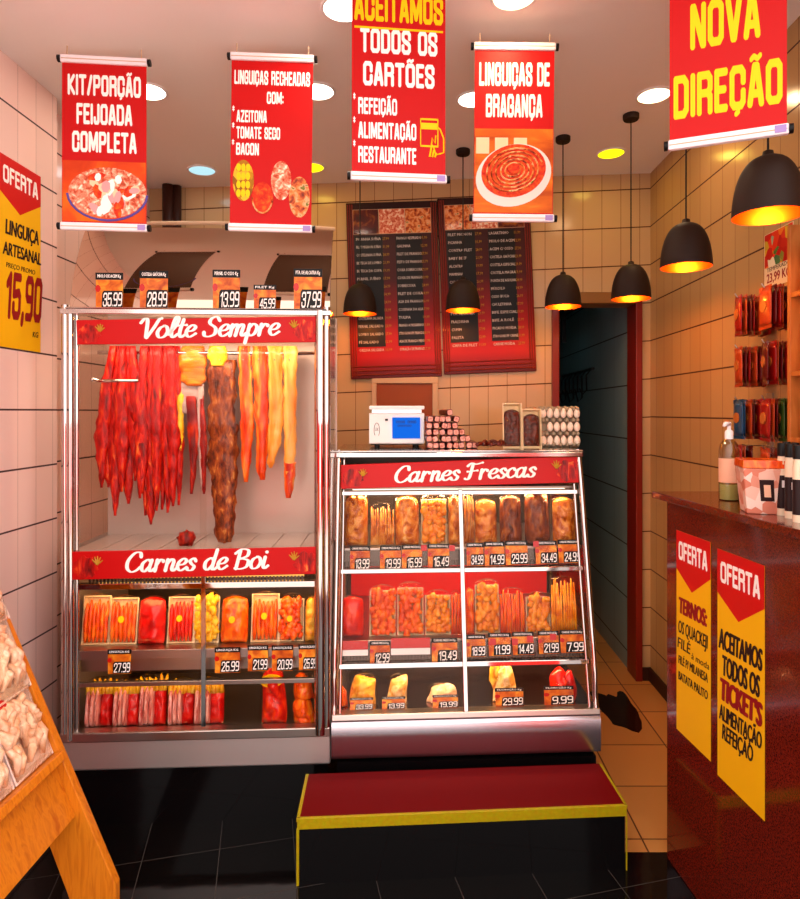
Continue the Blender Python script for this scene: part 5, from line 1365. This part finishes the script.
# small things behind the pump bottle
p = onc(738, 499); k = p.y/F
o = MB().ball((0, 0, 6*k), 10*k, 10*k, 6*k, seg=16, rg=8, nz=.2, seed=5).build('candy_bag', 'yellow_bag', None, smooth=True); o.location = p
tag(o, 'small yellowish candy bag lying beside the pump bottle foot', 'bag')
p = onc(771, 501); k = p.y/F
t = thing('cellophane_bag', 'upright clear cellophane bag behind the checked paper box', 'bag', p)
MB().lathe([(.001, 0), (9*k, 0), (10*k, 20*k), (7*k, 38*k), (3*k, 46*k), (8*k, 66*k)], 16).build('wrap', 'film', t, smooth=True)
MB().lathe([(.001, .002), (8*k, .002), (9*k, 20*k), (6*k, 36*k), (.001, 38*k)], 16).build('contents', 'cream_bag', t, smooth=True)

# ==================================================================== snacks hanging on the right wall
pk = None
def packet_proto(lab, loc, rot, mt, group):
    t = thing('snack_packet', lab, 'snack packet', loc, rot, group)
    w, hh = .095, .135
    mb = MB(); pillow(mb, w, hh*.86, .007, .002, 40, R.randint(0, 99), nu=8, nv=8)
    for v in mb.V: v.z -= hh*.93
    mb.build('pouch', mt, t, smooth=True)
    mb = MB()
    for z0, z1 in ((-hh, -hh*.92), (-hh*.08, 0.004)):
        MB().box((-w/2, -.0012, z0), (w/2, .0012, z1)).build('sealed_edge', mt, t)
    MB().prism([(w*.28*math.cos(a), -hh*.45+hh*.14*math.sin(a)) for a in [2*PI*k/14 for k in range(14)]], -.0085, -.006).build('printed_label', 'snack_label', t)
    return t
rowz = [(294, 'top'), (347, 'second'), (401, 'third'), (448, 'bottom')]
protos = {}
for ri, (py, rn) in enumerate(rowz):
    for pi, (Yp, pn) in enumerate(((2.28, 'far'), (2.10, 'near'))):
        Zp = H-(py-CY)*2.2/F
        n = 7 if ri < 2 else (5 if ri == 2 else 3)
        x1 = XR-.03
        o = MB().tube([(XR, Yp, Zp+.004), (XR-.118, Yp, Zp+.004), (XR-.126, Yp, Zp+.016)], .0026, 8).box((XR-.004, Yp-.02, Zp-.02), (XR-.0005, Yp+.02, Zp+.03)).build('wall_peg', 'brushed', None)
        tag(o, 'steel peg on the right wall, %s one of the %s row of snack packets' % (pn, rn), 'peg', 'pegs on the right wall')
        for k in range(n):
            X = XR-.114+k*.0158
            mt = ('pack_red', 'pack_orange', 'pack_maroon')[(k+pi+ri) % 3] if not (ri == 2 and pi == 0 and k < 2) else 'pack_blue'
            if ri == 2 and pi == 1 and k > 2: mt = 'pack_green'
            c_ = {'pack_red': 'red', 'pack_orange': 'orange', 'pack_maroon': 'dark red', 'pack_blue': 'blue', 'pack_green': 'green'}[mt]
            lab = '%s snack packet, %s from the front on the %s peg of the %s row' % (c_, ORD[k], pn, rn)
            loc = (X, Yp, Zp+.0025); rot = (0, R.uniform(-.03, .03), -PI/2+R.uniform(-.34, -.10))
            if mt not in protos: protos[mt] = packet_proto(lab, loc, rot, mt, 'snack packets hanging on the right wall')
            else: dup(protos[mt], loc, rot, lab, 'snack packets hanging on the right wall')
# offer poster on the wall
Ya, Yb = 645*1.215/(762-CX), 645*1.215/(791-CX)
zt, zb = H-(236-CY)*Ya/F, H-(290-CY)*Ya/F
t = thing('offer_poster', 'colourful 23,99 poster on the right wall over the hanging packets', 'poster', (XR-.0005, (Ya+Yb)/2, zb), -PI/2)
w = Ya-Yb; hh = zt-zb
MB().box((-w/2, -.0015, 0), (w/2, 0, hh)).build('paper', 'foam_cream', t)
MB().box((-w/2+.004, -.0022, hh*.38), (w/2-.004, -.001, hh*.99)).build('printed_picture', 'poster_mix', t)
txt('price_lettering', '23,99 KG', 'ink_red', t, 0, hh*.1, hh*.16, w*.8, bold=.03)
txt('offer_lettering', 'TEMPERADO', 'ink_dark', t, 0, hh*.3, hh*.07, w*.8, bold=.01)
# wooden shelf
Ys1 = 1.935; xf = 1.09
Zs = lambda py: H-(py-CY)*Ys1/F
t = thing('wall_shelf', 'narrow wooden wall shelf unit at the right photo edge', 'shelf', (XR-.001, Ys1, 0))
MB().box((-(XR-xf), -.016, Zs(447)), (0, 0, Zs(226))).build('side_panel', 'shelf_wood', t, bevel=.002)
MB().box((-(XR-xf), -.62, Zs(447)), (0, -.604, Zs(226))).build('side_panel', 'shelf_wood', t, bevel=.002)
zz = []
for py in (294, 372, 437):
    MB().box((-(XR-xf)+.002, -.604, Zs(py)-.014), (0, -.016, Zs(py))).build('shelf_board', 'shelf_wood', t); zz.append(Zs(py))
MB().box((-.006, -.604, Zs(447)), (0, -.016, Zs(226))).build('back_panel', 'shelf_wood', t)
for i, (zi, lab, c1, c2) in enumerate([(0, 'lidded jar of red sauce on the upper board of the wooden wall shelf', 'raw_red', 'grey_plastic'), (1, 'tall orange red jar on the middle board of the wooden wall shelf', 'sausage_red', 'plastic_red'), (2, 'green bottle with white front on the lowest board of the wooden wall shelf', 'pack_green', 'white')]):
    for j in range(2):
        if i == 2 and j == 1: lab = 'dark red jar behind the green bottle on the lowest board'
        r = .036
        if j == 1 and i < 2: lab = lab.replace('lidded', 'second lidded').replace('tall', 'second tall')
        b = thing('sauce_jar', lab, 'jar', (xf+.05+.0*j, Ys1-.062-.085*j, zz[i]), 0, 'jars on the wooden wall shelf')
        MB().lathe([(.001, 0), (r, 0), (r, .11), (r*.85, .125), (r*.85, .13), (.001, .13)], 20).build('jar', c1 if not (i == 2 and j) else 'raw_red', b, smooth='auto')
        MB().lathe([(r*.92, .128), (r*.92, .148), (.001, .149)], 20, caps=True).build('lid', c2, b, smooth='auto')
        MB().lathe([(r*1.012, .03), (r*1.012, .08)], 20).build('jar_label', 'white' if i != 1 else 'yellow_paper', b, smooth=True)

# ==================================================================== slanted wooden rack at the left
YA = 1.84
t = thing('slanted_rack', 'pine rack leaning on the left wall holding trays of pale meat', 'rack', (-.915, YA, 0), 0)
ux, uz = -.36, .933          # up the slope
L_ = 1.32
def slp(s, n=0): return Vector((ux*s+.933*n, 0, uz*s+.36*n))
def board(name, y0, y1, s0, s1, n0, n1, bev=.003):
    q0 = [slp(s0, n0), slp(s0, n1), slp(s1, n1), slp(s1, n0)]
    a = [v+Vector((0, y0, 0)) for v in q0]; b = [v+Vector((0, y1, 0)) for v in q0]
    return MB().hexa(a, b).build(name, 'pine', t, bevel=bev)
# side boards (their feet cut level with the floor)
for y0, y1 in ((-.0, .028), (-.93, -.902)):
    pts = [Vector((.035, 0, 0)), Vector((.035, 0, .10)), slp(1.165, .035), slp(1.165, -.06), Vector((-.075, 0, .0))]
    mb = MB(); mb.add([p+Vector((0, y, 0)) for y in (y0, y1) for p in pts], [(0, 1, 2, 3, 4), (9, 8, 7, 6, 5)]+[(i, i+5, (i+1) % 5+5, (i+1) % 5) for i in range(5)])
    mb.build('side_board', 'pine', t, bevel=.003)
board('front_apron', -.902, .0, .305, .47, .012, .034)
board('tray_ledge', -.902, .0, .47, .495, -.04, .072)
board('back_board', -.902, .0, .30, 1.15, -.055, -.043)
RM = t.matrix_basis.copy()
# trays of pale meat, leaning on the ledges
tilt = math.atan2(-ux, uz)
k_ = 0
yaws = PI/2
names = ['lowest', 'middle', 'upper']
for ri, (s, cols, hh) in enumerate(((.497, 5, .235), (.70, 5, .235), (.90, 5, .235))):
    for cidx in range(cols):
        y = -.086-.174*cidx
        base = RM @ (slp(s, .030+.012*ri)+Vector((0, y, 0)))
        lab = 'white tray of pale meat strips, %s from the far end, %s row of the rack' % (ORD[cidx], names[ri])
        # tray local: x along world +Y, -y out of the slope, z up the slope
        rx = Matrix.Rotation(PI/2, 4, 'Z') @ Matrix.Rotation(-tilt, 4, 'X')
        rot = tuple(rx.to_euler())
        if cidx < 2 or ri < 2 and cidx < 3:
            t2 = thing('meat_tray', lab, 'meat tray', base, rot, 'trays of pale meat on the pine rack')
            w = .168
            mb = tray(MB(), w, hh, .028, t=.006)
            for v in mb.V: v.y -= .012
            mb.build('tray', 'foam', t2, bevel=.002)
            mb = MB(); rr = random.Random(200+k_)
            for q in range(44):
                x = rr.uniform(-w*.4, w*.4); z = rr.uniform(.015, hh-.06); a = rr.uniform(-.6, .6); l = rr.uniform(.05, .10)
                x2 = max(-w*.43, min(w*.43, x+l*math.sin(a))); z2 = min(hh-.03, z+l*math.cos(a))
                mb.tube([(x, -.008, z), ((x+x2)/2+rr.uniform(-.008, .008), -.018-rr.uniform(0, .01), (z+z2)/2), (x2, -.008, z2)], [.007, .012, .006], 8)
            mb.build('meat_strips', 'pale_meat', t2, smooth=True)
            mb = MB(); pillow(mb, w*.98, hh*.98, .026, .006, 50, 300+k_)
            for v in mb.V: v.y -= .012
            mb.build('film', 'film', t2, smooth=True)
            MB().prism([(-.045+.017*math.cos(a), hh-.035+.017*math.sin(a)) for a in [2*PI*k/18 for k in range(18)]], -.0225, -.021).build('round_sticker', 'tulip_red', t2)
        k_ += 1
o = MB().ball((0, 0, 0), .03, .03, .045, seg=14, rg=10, nz=.3, seed=2).build('garlic_bunch', 'salami', None, smooth=True)
bpy.data.objects.remove(o)

# ==================================================================== back room details
t = thing('hook_rack', 'dark hook rack on the tiled wall seen through the doorway', 'hook rack', (1.15, 4.75, 1.74))
MB().tube([(-.02, -.45, 0), (-.02, .5, 0)], .010, 8).build('rail', 'black', t)
for k in range(7):
    y = -.38+.13*k
    MB().tube([(-.02, y, .0), (-.05, y, -.04), (-.045, y+.01, -.14-.05*(k % 2)), (-.07, y+.02, -.17-.05*(k % 2)), (-.09, y+.03, -.13)], .006, 6).build('hook', 'black', t)
o = MB().box((-.14, -.5, -.035), (0, .45, .0)).box((-.10, .0, -.28), (-.07, .03, -.035)).box((-.14, -.5, -.07), (-.12, -.42, -.035)).build('wall_bracket', 'black', None)
o.location = (1.149, 4.9, 2.26); tag(o, 'dark bracket with a hanging arm high on the wall beyond the doorway', 'bracket')
o = MB().tube([(0, 0, 0), (0, 0, .75)], .018, 10).build('squeegee_pole', 'black', None, smooth=True); o.location = (1.11, 4.0, .75)
bpy.data.objects.remove(o)
area('room_lamp', (.95, 4.7, 2.47), .3, ROOM_W, '#9fd4d8')
mb = MB(); q = 40
mb.add([(.10*math.cos(a)*(1+.9*noise.noise(Vector((math.cos(a)*1.4, math.sin(a)*1.4, 3)))), .22*math.sin(a)*(1+.8*noise.noise(Vector((math.cos(a)*1.6, math.sin(a)*1.6, 7)))), zz) for zz in (0, .0012) for a in [2*PI*k/q for k in range(q)]], [tuple(range(q))[::-1], tuple(range(q, 2*q))]+[(i, (i+1) % q, (i+1) % q+q, i+q) for i in range(q)])
o = mb.build('wet_shadow_patch', 'wet_shadow', None); c = at(616, 706, 3.18); o.location = (c.x, c.y, .0)  # thin dark sheet standing in for shadow and reflection on the wet floor
tag(o, 'dark patch of painted shadow on the wet orange floor tiles beside the slanted cabinet', 'shadow patch')

# ==================================================================== daylight, camera
w = bpy.data.worlds.new('sky'); bpy.context.scene.world = w; w.use_nodes = True
bg = w.node_tree.nodes['Background']; bg.inputs[0].default_value = lin('#fff5f0'); bg.inputs[1].default_value = SKY
n_, l_ = w.node_tree.nodes, w.node_tree.links
tc = n_.new('ShaderNodeTexCoord'); vm = n_.new('ShaderNodeVectorMath'); vm.operation = 'DOT_PRODUCT'; vm.inputs[1].default_value = (.75, -.5, .35)
mr = n_.new('ShaderNodeMapRange'); mr.inputs['From Min'].default_value = -.6; mr.inputs['From Max'].default_value = 1; mr.inputs['To Min'].default_value = SKY*.5; mr.inputs['To Max'].default_value = SKY*1.5
l_.new(tc.outputs['Generated'], vm.inputs[0]); l_.new(vm.outputs['Value'], mr.inputs['Value']); l_.new(mr.outputs[0], bg.inputs[1])
sn = bpy.data.lights.new('sun', 'SUN'); sn.energy = SUN; sn.angle = .01; sn.color = (1, .97, .93)
so = bpy.data.objects.new('sun', sn); COL.objects.link(so); so.rotation_euler = Vector((-.15, -.42, -.9)).to_track_quat('-Z', 'Y').to_euler()
cam = bpy.data.cameras.new('camera'); co = bpy.data.objects.new('camera', cam); COL.objects.link(co)
co.location = (0, 0, H); co.rotation_euler = (PI/2, 0, 0)
cam.sensor_fit = 'AUTO'; cam.sensor_width = 36; cam.lens = F/899*36
cam.shift_x = -(CX-400)/899; cam.shift_y = -(449.5-CY)/899
cam.clip_start = .02
sc = bpy.context.scene
sc.camera = co
sc.view_settings.view_transform = 'Standard'; sc.view_settings.look = 'None'; sc.view_settings.gamma = 1
sc.view_settings.use_curve_mapping = False
sc.view_settings.exposure = EXPO
